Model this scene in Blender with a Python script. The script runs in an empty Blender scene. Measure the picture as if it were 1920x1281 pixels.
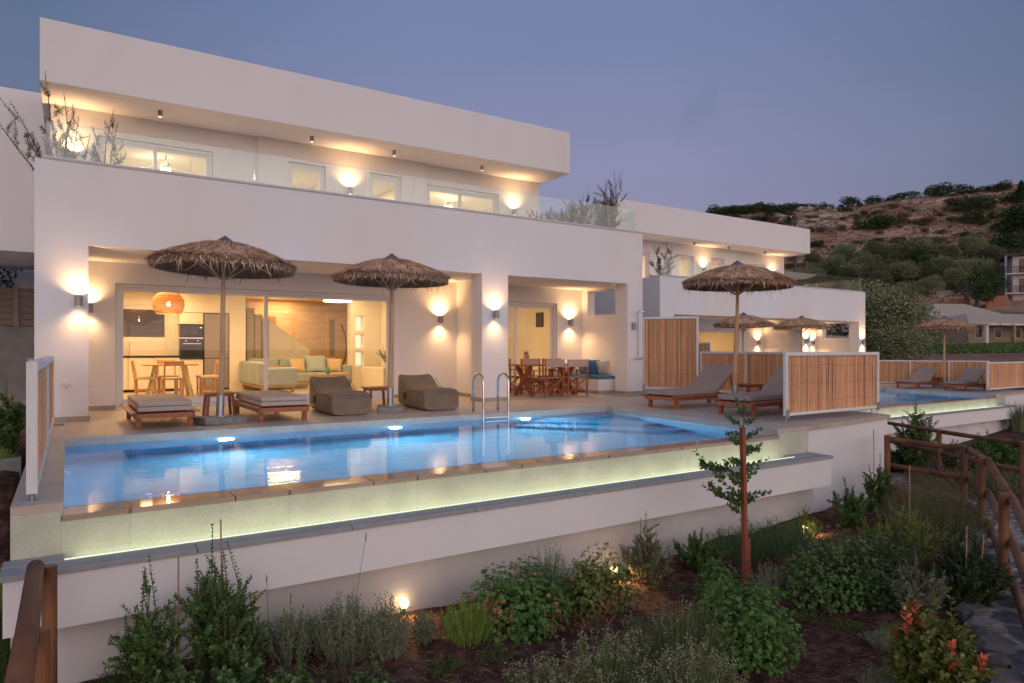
import bpy, math, random
from math import sin, cos, pi, atan, sqrt, radians, exp
from mathutils import Vector, Matrix, noise
C = bpy.context.scene.collection
# ------------------------------------------------------------------ camera numbers
F = 1280.; YAW = atan(833/1280.); EYE = 1.12; HY = 655.
S_, C_ = sin(YAW), cos(YAW)
def G(px, py, z=0.):                      # point of height z seen at a spot of the photograph
    r = (px-960)/F; s = (HY-py)/F; t = (z-EYE)/s
    return Vector((t*(S_+r*C_), t*(C_-r*S_), z))
def FW(px, fw, z=0.):
    r = (px-960)/F*fw
    return Vector((fw*S_+r*C_, fw*C_-r*S_, z))
# ------------------------------------------------------------------ materials
def nodes(name):
    m = bpy.data.materials.new(name); m.use_nodes = True
    nt = m.node_tree; nt.nodes.clear()
    o = nt.nodes.new('ShaderNodeOutputMaterial'); b = nt.nodes.new('ShaderNodeBsdfPrincipled')
    nt.links.new(b.outputs[0], o.inputs[0])
    return m, nt, b, o
def mat(name, col, rough=.6, col2=None, scale=8., bump=0., bscale=60., metal=0., spec=None, stretch=None, detail=4., island=0., lo=.35, hi=.65, trans=0., coat=0., col3=None, dist=.01):
    m, nt, b, o = nodes(name); N = nt.nodes.new; L = nt.links.new
    b.inputs['Roughness'].default_value = rough; b.inputs['Metallic'].default_value = metal
    if spec is not None: b.inputs['Specular IOR Level'].default_value = spec
    if coat: b.inputs['Coat Weight'].default_value = coat
    tc = N('ShaderNodeTexCoord'); mp = N('ShaderNodeMapping'); L(tc.outputs['Object'], mp.inputs[0])
    if stretch: mp.inputs['Scale'].default_value = stretch
    c = None
    if col2:
        n = N('ShaderNodeTexNoise'); n.inputs['Scale'].default_value = scale; n.inputs['Detail'].default_value = detail
        L(mp.outputs[0], n.inputs['Vector'])
        r = N('ShaderNodeValToRGB'); L(n.outputs[0], r.inputs[0])
        r.color_ramp.elements[0].color = (*col, 1); r.color_ramp.elements[1].color = (*col2, 1)
        r.color_ramp.elements[0].position = lo; r.color_ramp.elements[1].position = hi
        if col3:
            e = r.color_ramp.elements.new((lo+hi)/2); e.color = (*col3, 1)
        c = r.outputs[0]
    else: b.inputs['Base Color'].default_value = (*col, 1)
    if island:
        g = N('ShaderNodeNewGeometry'); hs = N('ShaderNodeHueSaturation')
        mr = N('ShaderNodeMapRange'); L(g.outputs['Random Per Island'], mr.inputs[0])
        mr.inputs[3].default_value = 1-island; mr.inputs[4].default_value = 1+island
        L(mr.outputs[0], hs.inputs['Value'])
        if c: L(c, hs.inputs['Color'])
        else: hs.inputs['Color'].default_value = (*col, 1)
        c = hs.outputs[0]
    if c: L(c, b.inputs['Base Color'])
    if bump:
        n2 = N('ShaderNodeTexNoise'); n2.inputs['Scale'].default_value = bscale; n2.inputs['Detail'].default_value = 5
        L(mp.outputs[0], n2.inputs['Vector'])
        bp = N('ShaderNodeBump'); bp.inputs['Strength'].default_value = bump; bp.inputs['Distance'].default_value = dist
        L(n2.outputs[0], bp.inputs['Height']); L(bp.outputs[0], b.inputs['Normal'])
    return m
def emis(name, col, st):
    m, nt, b, o = nodes(name); nt.nodes.remove(b)
    e = nt.nodes.new('ShaderNodeEmission'); e.inputs[0].default_value = (*col, 1); e.inputs[1].default_value = st
    nt.links.new(e.outputs[0], o.inputs[0]); return m
def glassmat(name, tint=(.96, .98, .97), refl=1.0):
    m, nt, b, o = nodes(name); nt.nodes.remove(b); N = nt.nodes.new; L = nt.links.new
    t = N('ShaderNodeBsdfTransparent'); t.inputs[0].default_value = (*tint, 1)
    g = N('ShaderNodeBsdfGlossy'); g.inputs['Roughness'].default_value = 0.0
    f = N('ShaderNodeLayerWeight'); f.inputs[0].default_value = .5
    pw = N('ShaderNodeMath'); pw.operation = 'POWER'; pw.inputs[1].default_value = 5.; L(f.outputs['Facing'], pw.inputs[0])
    mu = N('ShaderNodeMath'); mu.operation = 'MULTIPLY_ADD'; mu.inputs[1].default_value = .92; mu.inputs[2].default_value = .045*refl; L(pw.outputs[0], mu.inputs[0])
    mx = N('ShaderNodeMixShader'); L(mu.outputs[0], mx.inputs[0]); L(t.outputs[0], mx.inputs[1]); L(g.outputs[0], mx.inputs[2])
    L(mx.outputs[0], o.inputs[0]); return m
def tilemat(name, col, col2, mortar, sx, sy, rough=.5, speck=0., off=.0, msize=.004, bump=.1):
    m, nt, b, o = nodes(name); N = nt.nodes.new; L = nt.links.new
    tc = N('ShaderNodeTexCoord'); br = N('ShaderNodeTexBrick'); L(tc.outputs['Object'], br.inputs[0])
    br.offset = off; br.inputs['Scale'].default_value = 1; br.inputs['Brick Width'].default_value = sx; br.inputs['Row Height'].default_value = sy
    br.inputs['Mortar Size'].default_value = msize; br.inputs['Color1'].default_value = (*col, 1); br.inputs['Color2'].default_value = (*col2, 1); br.inputs['Mortar'].default_value = (*mortar, 1)
    n = N('ShaderNodeTexNoise'); n.inputs['Scale'].default_value = 3.; n.inputs['Detail'].default_value = 8; L(tc.outputs['Object'], n.inputs[0])
    mr = N('ShaderNodeMapRange'); L(n.outputs[0], mr.inputs[0]); mr.inputs[1].default_value = .3; mr.inputs[2].default_value = .7; mr.inputs[3].default_value = .86; mr.inputs[4].default_value = 1.1
    hs = N('ShaderNodeHueSaturation'); L(br.outputs[0], hs.inputs['Color']); L(mr.outputs[0], hs.inputs['Value'])
    c = hs.outputs[0]
    if speck:
        v = N('ShaderNodeTexNoise'); v.inputs['Scale'].default_value = 90; v.inputs['Detail'].default_value = 2; L(tc.outputs['Object'], v.inputs[0])
        m2 = N('ShaderNodeMapRange'); L(v.outputs[0], m2.inputs[0]); m2.inputs[1].default_value = .35; m2.inputs[2].default_value = .65; m2.inputs[3].default_value = 1-speck; m2.inputs[4].default_value = 1+speck*.6
        h2 = N('ShaderNodeHueSaturation'); L(c, h2.inputs['Color']); L(m2.outputs[0], h2.inputs['Value']); c = h2.outputs[0]
    L(c, b.inputs['Base Color']); b.inputs['Roughness'].default_value = rough
    bp = N('ShaderNodeBump'); bp.inputs['Strength'].default_value = bump; bp.inputs['Distance'].default_value = .003; L(br.outputs['Fac'], bp.inputs['Height']); bp.invert = True
    L(bp.outputs[0], b.inputs['Normal'])
    return m
M = {}
M['plaster'] = mat('plaster', (.785, .765, .75), .85, (.81, .79, .775), 1.6, .35, 95., detail=10, dist=.006, stretch=(1, 1, .35))
M['plaster_low'] = mat('plaster_low', (.66, .63, .60), .9, (.78, .75, .72), 1.6, .6, 40., detail=8, dist=.01)
M['wall_in'] = mat('wall_inside', (.80, .76, .68), .8, (.84, .80, .72), 2., .1, 90.)
M['wall_tan'] = mat('wall_tan', (.54, .40, .27), .8, (.64, .48, .33), 3., .1, 60., stretch=(.6, 1, 4))
M['ceil_in'] = mat('ceiling_inside', (.8, .78, .74), .9)
M['deck'] = tilemat('deck_tile', (.54, .45, .375), (.57, .475, .40), (.42, .35, .29), 1.2, .6, .45)
M['deck2'] = tilemat('skirting_tile', (.38, .33, .28), (.40, .35, .30), (.25, .2, .17), .9, .6, .55)
M['coping'] = tilemat('coping_stone', (.50, .47, .42), (.53, .50, .45), (.38, .35, .31), 1.2, 1.2, .5, speck=.10)
M['edge_wall'] = tilemat('edge_stone', (.56, .58, .46), (.59, .61, .49), (.47, .49, .38), 1.2, 1.2, .22, speck=.09, msize=.003)
M['wet'] = tilemat('wet_stone', (.37, .275, .215), (.44, .33, .26), (.18, .14, .11), 1.2, 1.2, .05, speck=.12, msize=.012)
M['cap'] = mat('cap_stone', (.30, .31, .33), .6, (.36, .37, .38), 12., .1, 60.)
M['caplight'] = mat('pale_cap_stone', (.50, .50, .51), .6, (.56, .56, .57), 12., .1, 60.)
M['glassedge'] = mat('glass_edge', (.42, .55, .50), .2)
M['floor_in'] = tilemat('inside_floor', (.55, .48, .38), (.57, .50, .40), (.45, .38, .3), .9, .9, .3)
M['white'] = mat('white_paint', (.80, .79, .77), .4)
M['whitewood'] = mat('white_wood', (.74, .74, .72), .55, (.80, .80, .78), 10., .25, 30., stretch=(2, 2, .5))
M['alu'] = mat('window_frame', (.78, .76, .74), .35)
M['glass'] = glassmat('window_glass', (.97, .96, .93), 1.0)
M['bglass'] = glassmat('balcony_glass', (.90, .955, .93), 1.9)
M['teak'] = mat('teak', (.30, .085, .035), .42, (.42, .14, .06), 9., .2, 40., stretch=(1, 1, 6), island=.18)
M['teaky'] = mat('teak_rail', (.34, .15, .07), .5, (.46, .22, .11), 9., .2, 40., stretch=(6, 1, 1), island=.18)
M['oak'] = mat('oak', (.52, .27, .10), .45, (.64, .36, .15), 8., .15, 40., stretch=(1, 1, 5), island=.15)
M['oakpale'] = mat('oak_pale', (.66, .55, .38), .5, (.72, .62, .45), 8., .1, 40.)
M['cush'] = mat('cushion_fabric', (.52, .41, .33), .9, (.56, .44, .36), 20., .35, 500., dist=.002)
M['cush2'] = mat('cushion_grey', (.34, .275, .25), .9, (.38, .31, .28), 20., .35, 500., dist=.002)
M['pipe'] = mat('cushion_seam', (.15, .12, .10), .9)
M['bag'] = mat('beanbag_fabric', (.215, .165, .115), .75, (.255, .20, .14), 5., .25, 9., dist=.03)
M['bagd'] = mat('beanbag_pocket', (.06, .05, .04), .8)
M['conc'] = mat('concrete', (.23, .23, .235), .85, (.31, .31, .31), 14., .4, 50.)
M['concwall'] = mat('concrete_wall', (.20, .185, .17), .9, (.27, .25, .23), 2.5, .3, 30., detail=9)
M['drive'] = mat('driveway_concrete', (.40, .36, .31), .85, (.47, .42, .36), 2., .2, 60., detail=8)
M['pole'] = mat('debarked_pole', (.50, .29, .15), .75, (.68, .44, .26), 5., .5, 25., stretch=(1, 1, .25), detail=8, lo=.3, hi=.7)
M['steel'] = mat('brushed_steel', (.75, .75, .75), .16, metal=1.)
M['galv'] = mat('galvanised', (.55, .57, .60), .4, (.42, .44, .47), 20., metal=.85)
M['lampm'] = mat('lamp_metal', (.34, .32, .31), .4, metal=.3)
M['thatch'] = mat('thatch_straw', (.60, .36, .22), .9, (.84, .57, .38), 6., .4, 60., island=.5)
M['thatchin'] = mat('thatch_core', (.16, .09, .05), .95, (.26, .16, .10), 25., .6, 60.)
M['blue_cap'] = mat('umbrella_cap', (.13, .17, .23), .5, metal=.3)
M['reed'] = mat('bamboo_reed', (.70, .37, .19), .55, (.82, .49, .28), 2.2, .2, 60., stretch=(14, 14, .8), island=.34, detail=6)
M['reedback'] = mat('reed_backing', (.45, .24, .12), .9)
M['wire'] = mat('tie_wire', (.12, .10, .08), .5, metal=.5)
M['blacksteel'] = mat('dark_metal', (.02, .02, .022), .35)
M['ovenglass'] = mat('oven_glass', (.012, .012, .014), .08)
M['fridge'] = mat('fridge_steel', (.34, .30, .25), .35, metal=.6)
M['cabinet'] = mat('kitchen_front', (.80, .77, .70), .35)
M['walnut'] = mat('walnut_panel', (.22, .10, .045), .5, (.30, .15, .07), 6., stretch=(8, 8, .6))
M['sofa'] = mat('sofa_fabric', (.36, .43, .48), .9, (.40, .47, .52), 20., .2, 300., dist=.002)
M['mint'] = mat('mint_cushion', (.46, .56, .64), .9, bump=.2, bscale=200)
M['yellow'] = mat('yellow_cushion', (.68, .52, .32), .9, bump=.2, bscale=200)
M['brownc'] = mat('tan_cushion', (.40, .25, .13), .9)
M['bluecush'] = mat('blue_cushion', (.05, .16, .30), .85, (.09, .23, .40), 6., .2, 200.)
M['bluestripe'] = mat('bluegrey_cushion', (.20, .32, .42), .85, (.45, .52, .55), 9.)
M['cream'] = mat('cream_cushion', (.66, .58, .46), .85, (.5, .52, .52), 5.)
M['sling'] = mat('chair_canvas', (.50, .33, .25), .85, (.56, .38, .29), 12., .2, 300.)
M['rattan'] = mat('rattan', (.55, .27, .09), .7, island=.2)
M['teal'] = mat('teal_vase', (.10, .35, .33), .2)
M['terrac'] = mat('terracotta', (.5, .22, .10), .8)
M['darkpot'] = mat('dark_pot', (.03, .03, .035), .5)
M['lamp_warm'] = emis('lamp_glow', (1., .68, .34), 9.)
M['lamp_lens'] = emis('lamp_lens', (1., .75, .45), 14.)
M['lamp_pool'] = emis('pool_lamp', (.75, .88, 1.), 14.)
M['led'] = emis('led_strip', (.93, 1., .78), 1.15)
M['led_in'] = emis('ceiling_ring', (1., .78, .45), 6.)
M['slat'] = mat('weathered_slat', (.22, .15, .115), .8, (.28, .19, .15), 8., .2, 40., stretch=(.3, 1, 3))
M['niche'] = emis('niche_glow', (1., .80, .48), 1.25)
M['bulb'] = emis('bulb', (1., .75, .4), 30.)
M['led_dot'] = emis('oven_display', (.8, .85, 1.), 2.)
M['poolin'] = tilemat('pool_mosaic', (.16, .52, .74), (.18, .55, .77), (.14, .48, .69), .3, .3, .6, msize=.006)
M['soil'] = None
M['fwood'] = mat('round_pine', (.27, .115, .05), .7, (.10, .04, .022), 7., .7, 30., stretch=(1, 1, .3), detail=8)
M['fwoodr'] = mat('round_pine_rail', (.27, .115, .05), .7, (.10, .04, .022), 7., .6, 30., stretch=(.25, .25, 1), detail=8)
M['rockd'] = mat('rock_dark', (.24, .215, .205), .9, (.13, .115, .11), 3., .8, 14., dist=.02, island=.3)
M['endgrain'] = mat('sawn_end', (.42, .22, .11), .8, (.30, .15, .07), 25.)
M['stake'] = mat('stake_wood', (.34, .10, .045), .7, (.24, .07, .03), 6., .3, 30., stretch=(1, 1, .3))
M['cane'] = mat('bamboo_cane', (.40, .26, .15), .6)
M['stem'] = mat('plant_stem', (.13, .085, .05), .8)
M['gstem'] = mat('green_stem', (.11, .14, .06), .8)
M['bark'] = mat('bark', (.13, .10, .075), .9, (.07, .055, .04), 8., .6, 20.)
def leafm(n, c, isl=.35, r=.55): M[n] = mat(n, (c[0]*1.75, c[1]*1.75, c[2]*1.3), r, island=isl, spec=.3)
leafm('leaf_privet', (.055, .105, .035)); leafm('leaf_lav', (.115, .135, .105)); leafm('leaf_ger', (.052, .112, .03), .4)
leafm('leaf_gerl', (.10, .13, .04), .45); leafm('leaf_rose', (.055, .10, .05)); leafm('leaf_silver', (.15, .165, .135), .3); leafm('leaf_thyme', (.075, .10, .055), .35)
leafm('leaf_photinia', (.085, .105, .03), .4); leafm('leaf_red', (.42, .10, .06), .3); leafm('leaf_carob', (.06, .10, .045), .3)
leafm('leaf_olive', (.085, .10, .075), .35); leafm('leaf_grass', (.05, .09, .03), .4); leafm('leaf_dark', (.028, .05, .02), .4)
leafm('leaf_flower', (.22, .20, .17), .2); leafm('leaf_lavflower', (.10, .06, .12), .3); leafm('leaf_dry', (.17, .105, .06), .35); leafm('leaf_oliveg', (.125, .14, .095), .4)
leafm('leaf_scrub', (.075, .085, .05), .4); leafm('leaf_scrubb', (.13, .085, .06), .4); leafm('leaf_limo', (.12, .17, .045), .35)
M['rock'] = mat('rock', (.46, .38, .34), .9, (.30, .24, .21), 1.5, .6, 6., dist=.05)
M['flag'] = None
M['hroof'] = mat('roof_tile', (.52, .44, .36), .85, (.42, .35, .28), 6., .5, 12.)
M['hwall'] = mat('far_render', (.62, .56, .52), .85)
M['hstone'] = mat('far_stone', (.36, .28, .20), .9, (.22, .17, .12), 3., .5, 6.)
M['hwood'] = mat('far_wood', (.16, .05, .04), .7)
M['hblue'] = mat('far_blue', (.25, .32, .42), .7)
M['hglass'] = mat('far_window', (.03, .035, .04), .1)
M['reedfar'] = mat('far_reed', (.36, .16, .09), .9, (.28, .12, .07), 2., stretch=(3, 3, .3))

def ground_material():
    m, nt, b, o = nodes('soil'); N = nt.nodes.new; L = nt.links.new
    tc = N('ShaderNodeTexCoord')
    def nz(s, d=6):
        n = N('ShaderNodeTexNoise'); n.inputs['Scale'].default_value = s; n.inputs['Detail'].default_value = d; L(tc.outputs['Object'], n.inputs[0]); return n.outputs[0]
    def ramp(i, *st):
        r = N('ShaderNodeValToRGB'); L(i, r.inputs[0]); e = r.color_ramp.elements
        e[0].position, e[0].color = st[0][0], (*st[0][1], 1); e[1].position, e[1].color = st[-1][0], (*st[-1][1], 1)
        for p, c in st[1:-1]:
            q = e.new(p); q.color = (*c, 1)
        return r.outputs[0]
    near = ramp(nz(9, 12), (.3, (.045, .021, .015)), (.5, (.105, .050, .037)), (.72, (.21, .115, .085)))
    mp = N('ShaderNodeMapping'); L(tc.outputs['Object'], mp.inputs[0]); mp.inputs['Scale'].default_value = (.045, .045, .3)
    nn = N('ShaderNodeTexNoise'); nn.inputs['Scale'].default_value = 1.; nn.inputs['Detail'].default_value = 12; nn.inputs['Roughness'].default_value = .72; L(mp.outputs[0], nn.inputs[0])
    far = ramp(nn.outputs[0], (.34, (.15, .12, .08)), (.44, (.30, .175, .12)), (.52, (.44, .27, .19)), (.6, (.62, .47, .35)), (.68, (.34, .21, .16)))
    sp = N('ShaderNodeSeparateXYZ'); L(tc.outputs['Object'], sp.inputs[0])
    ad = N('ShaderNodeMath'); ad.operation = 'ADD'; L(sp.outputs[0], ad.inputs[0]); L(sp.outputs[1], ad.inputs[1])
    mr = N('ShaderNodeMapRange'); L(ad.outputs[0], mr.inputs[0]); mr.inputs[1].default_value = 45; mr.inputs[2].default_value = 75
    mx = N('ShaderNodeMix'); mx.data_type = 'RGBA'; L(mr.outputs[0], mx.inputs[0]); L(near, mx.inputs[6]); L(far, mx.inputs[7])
    L(mx.outputs[2], b.inputs['Base Color']); b.inputs['Roughness'].default_value = .95; b.inputs['Specular IOR Level'].default_value = .2
    bp = N('ShaderNodeBump'); bp.inputs['Strength'].default_value = .8; bp.inputs['Distance'].default_value = .05
    L(nz(28, 10), bp.inputs['Height']); L(bp.outputs[0], b.inputs['Normal'])
    return m
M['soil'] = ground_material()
def flag_material():
    m, nt, b, o = nodes('flagstone'); N = nt.nodes.new; L = nt.links.new
    tc = N('ShaderNodeTexCoord'); v = N('ShaderNodeTexVoronoi'); v.feature = 'DISTANCE_TO_EDGE'; v.inputs['Scale'].default_value = 3.2
    n = N('ShaderNodeTexNoise'); n.inputs['Scale'].default_value = 4; L(tc.outputs['Object'], n.inputs[0])
    mxv = N('ShaderNodeMix'); mxv.data_type = 'RGBA'; mxv.inputs[0].default_value = .12; L(tc.outputs['Object'], mxv.inputs[6]); L(n.outputs['Color'], mxv.inputs[7])
    L(mxv.outputs[2], v.inputs[0])
    r = N('ShaderNodeValToRGB'); L(v.outputs[0], r.inputs[0]); e = r.color_ramp.elements
    e[0].position = .05; e[0].color = (.36, .335, .32, 1); e[1].position = .11; e[1].color = (.13, .125, .13, 1)
    n2 = N('ShaderNodeTexNoise'); n2.inputs['Scale'].default_value = 9; n2.inputs['Detail'].default_value = 8; L(tc.outputs['Object'], n2.inputs[0])
    mr = N('ShaderNodeMapRange'); L(n2.outputs[0], mr.inputs[0]); mr.inputs[1].default_value = .3; mr.inputs[2].default_value = .7; mr.inputs[3].default_value = .6; mr.inputs[4].default_value = 1.35
    hs = N('ShaderNodeHueSaturation'); L(r.outputs[0], hs.inputs['Color']); L(mr.outputs[0], hs.inputs['Value']); L(hs.outputs[0], b.inputs['Base Color'])
    b.inputs['Roughness'].default_value = .8
    bp = N('ShaderNodeBump'); bp.inputs['Strength'].default_value = .6; bp.inputs['Distance'].default_value = .02; L(n2.outputs[0], bp.inputs['Height']); L(bp.outputs[0], b.inputs['Normal'])
    return m
M['flag'] = flag_material()
def water_material():
    m, nt, b, o = nodes('pool_water'); nt.nodes.remove(b); N = nt.nodes.new; L = nt.links.new
    tc = N('ShaderNodeTexCoord'); mp = N('ShaderNodeMapping'); L(tc.outputs['Object'], mp.inputs[0]); mp.inputs['Scale'].default_value = (1., 2.2, 1)
    n = N('ShaderNodeTexNoise'); n.inputs['Scale'].default_value = 2.6; n.inputs['Detail'].default_value = 3.; L(mp.outputs[0], n.inputs[0])
    bp = N('ShaderNodeBump'); bp.inputs['Strength'].default_value = .10; bp.inputs['Distance'].default_value = .02; L(n.outputs[0], bp.inputs['Height'])
    g = N('ShaderNodeBsdfGlossy'); g.inputs['Roughness'].default_value = .015; L(bp.outputs[0], g.inputs['Normal'])
    t = N('ShaderNodeBsdfRefraction'); t.inputs['IOR'].default_value = 1.33; t.inputs['Roughness'].default_value = 0.; t.inputs[0].default_value = (.86, .95, 1, 1); L(bp.outputs[0], t.inputs['Normal'])
    f = N('ShaderNodeFresnel'); f.inputs[0].default_value = 1.33; L(bp.outputs[0], f.inputs['Normal'])
    mx = N('ShaderNodeMixShader'); L(f.outputs[0], mx.inputs[0]); L(t.outputs[0], mx.inputs[1]); L(g.outputs[0], mx.inputs[2]); L(mx.outputs[0], o.inputs[0])
    return m
M['water'] = water_material()

# ------------------------------------------------------------------ mesh builder
class MB:
    def __init__(s): s.v = []; s.f = []; s.mi = []; s.cur = 0
    def add(s, vs, fs):
        o = len(s.v); s.v += [tuple(p) for p in vs]; s.f += [tuple(i+o for i in f) for f in fs]; s.mi += [s.cur]*len(fs); return s
    def box(s, x0, y0, z0, x1, y1, z1):
        return s.add([(x0,y0,z0),(x1,y0,z0),(x1,y1,z0),(x0,y1,z0),(x0,y0,z1),(x1,y0,z1),(x1,y1,z1),(x0,y1,z1)],
              [(3,2,1,0),(4,5,6,7),(0,1,5,4),(1,2,6,5),(2,3,7,6),(3,0,4,7)])
    def bar(s, a, b, w, h, up=(0,0,1)):        # box bar from a to b, w wide, h high
        a = Vector(a); b = Vector(b); d = (b-a).normalized(); up = Vector(up)
        if abs(d.dot(up)) > .98: up = Vector((0,1,0))
        x = d.cross(up).normalized(); y = x.cross(d).normalized(); vs = []
        for p in (a, b):
            for i, j in ((-1,-1),(1,-1),(1,1),(-1,1)): vs.append(p+x*(i*w/2)+y*(j*h/2))
        return s.add(vs, [(3,2,1,0),(4,5,6,7),(0,1,5,4),(1,2,6,5),(2,3,7,6),(3,0,4,7)])
    def prism(s, poly, z0, z1):                # vertical extrusion of xy polygon (ccw)
        n = len(poly); vs = [(p[0],p[1],z0) for p in poly]+[(p[0],p[1],z1) for p in poly]
        fs = [tuple(range(n-1,-1,-1)), tuple(range(n,2*n))]+[(i,(i+1)%n,n+(i+1)%n,n+i) for i in range(n)]
        return s.add(vs, fs)
    def tube(s, pts, r, n=8, cap=True):
        pts = [Vector(p) for p in pts]
        if not isinstance(r, (list, tuple)): r = [r]*len(pts)
        vs = []; fs = []; prev = None
        for i, p in enumerate(pts):
            d = (pts[min(i+1,len(pts)-1)]-pts[max(i-1,0)])
            d = d.normalized() if d.length > 1e-9 else Vector((0,0,1))
            if prev is None:
                u = Vector((0,0,1)) if abs(d.z) < .9 else Vector((1,0,0))
                x = d.cross(u).normalized()
            else:
                x = (prev-d*prev.dot(d))
                x = x.normalized() if x.length > 1e-6 else d.orthogonal().normalized()
            prev = x; y = d.cross(x)
            for k in range(n):
                a = 2*pi*k/n; vs.append(p+x*(cos(a)*r[i])+y*(sin(a)*r[i]))
        for i in range(len(pts)-1):
            for k in range(n): fs.append((i*n+k, i*n+(k+1)%n, (i+1)*n+(k+1)%n, (i+1)*n+k))
        if cap:
            fs.append(tuple(range(n-1,-1,-1))); o = (len(pts)-1)*n; fs.append(tuple(range(o,o+n)))
        return s.add(vs, fs)
    def lathe(s, prof, n=24, c=(0,0,0)):
        vs = []; fs = []
        for r, z in prof:
            for k in range(n):
                a = 2*pi*k/n; vs.append((c[0]+r*cos(a), c[1]+r*sin(a), c[2]+z))
        for i in range(len(prof)-1):
            for k in range(n): fs.append((i*n+k, i*n+(k+1)%n, (i+1)*n+(k+1)%n, (i+1)*n+k))
        return s.add(vs, fs)
    def leaf(s, p, d, up, l, w):               # folded pointed leaf of two quads
        p = Vector(p); d = Vector(d).normalized(); x = d.cross(Vector(up))
        x = x.normalized() if x.length > 1e-5 else d.orthogonal().normalized()
        nn = x.cross(d)*(w*.18)
        a = p+d*l; m1 = p+d*(l*.45)+x*(w/2)+nn; m2 = p+d*(l*.45)-x*(w/2)+nn; mm = p+d*(l*.45)
        return s.add([p, m1, a, m2, mm], [(0,1,2,4),(0,4,2,3)])
    def round_leaf(s, p, d, up, l, w):
        p = Vector(p); d = Vector(d).normalized(); x = d.cross(Vector(up))
        x = x.normalized() if x.length > 1e-5 else d.orthogonal().normalized()
        nn = x.cross(d)*(w*.15)
        P = [p, p+d*(l*.3)+x*(w*.42)+nn, p+d*(l*.7)+x*(w*.46)+nn, p+d*l, p+d*(l*.7)-x*(w*.46)+nn, p+d*(l*.3)-x*(w*.42)+nn]
        return s.add(P, [(0,1,2,3),(0,3,4,5)])
    def lobed(s, p, nrm, sz, a0, k=5):         # star-like leaf
        p = Vector(p); nrm = Vector(nrm).normalized(); x = nrm.orthogonal().normalized(); y = nrm.cross(x)
        vs = [p]; fs = []
        for i in range(2*k):
            a = a0+pi*i/k; r = sz*(1. if i % 2 == 0 else .5); vs.append(p+x*(cos(a)*r)+y*(sin(a)*r)+nrm*(.12*sz*(1 if i%2 else -1)))
        for i in range(2*k): fs.append((0, 1+i, 1+(i+1)%(2*k)))
        return s.add(vs, fs)
    def build(s, name, m, parent=None, smooth=False, bevel=0., off=(0,0,0), seg=2, sub=0):
        me = bpy.data.meshes.new(name)
        if off != (0,0,0): vs = [(a-off[0], b-off[1], c-off[2]) for a,b,c in s.v]
        else: vs = s.v
        me.from_pydata(vs, [], s.f); me.update()
        ms = m if isinstance(m, (list,tuple)) else [m]
        for q in ms: me.materials.append(M[q] if isinstance(q, str) else q)
        if len(ms) > 1: me.polygons.foreach_set('material_index', s.mi)
        if smooth: me.polygons.foreach_set('use_smooth', [True]*len(me.polygons))
        o = bpy.data.objects.new(name, me); C.objects.link(o)
        if parent: o.parent = parent
        if bevel:
            b = o.modifiers.new('bevel', 'BEVEL'); b.width = bevel; b.segments = seg; b.limit_method = 'ANGLE'; b.angle_limit = radians(40)
        if sub:
            b = o.modifiers.new('sub', 'SUBSURF'); b.levels = sub; b.render_levels = sub
        return o
def tag(o, label=None, cat=None, group=None, kind=None):
    if label: o['label'] = label
    if cat: o['category'] = cat
    if group: o['group'] = group
    if kind: o['kind'] = kind
    return o
def thing(name, label, cat, loc=(0,0,0), rz=0., group=None):
    o = bpy.data.objects.new(name, None); C.objects.link(o); o.empty_display_size = .2
    o.location = loc; o.rotation_euler = (0,0,rz); return tag(o, label, cat, group)
def struct(mb, name, m, **k): return tag(mb.build(name, m, **k), kind='structure')
KIDS = {}
def kids(o): return [c for c in bpy.data.objects if c.parent == o]
def copy_tree(o, parent=None):
    c = o.copy(); C.objects.link(c); c.parent = parent
    for ch in kids(o): copy_tree(ch, c)
    return c
def dup(o, loc, rz, label, group=None):
    c = copy_tree(o); c.location = loc; c.rotation_euler = (0,0,rz); c['label'] = label
    if group: c['group'] = group
    return c
def lampobj(name, typ, parent, loc, power, col, **k):
    l = bpy.data.lights.new(name, typ); l.energy = power; l.color = col
    for a, b in k.items():
        if a != 'rot': setattr(l, a, b)
    o = bpy.data.objects.new(name, l); C.objects.link(o); o.location = loc
    if 'rot' in k: o.rotation_euler = k['rot']
    if parent: o.parent = parent
    return o
WARM = (1., .56, .24)
WARMI = (1., .60, .24)

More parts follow.
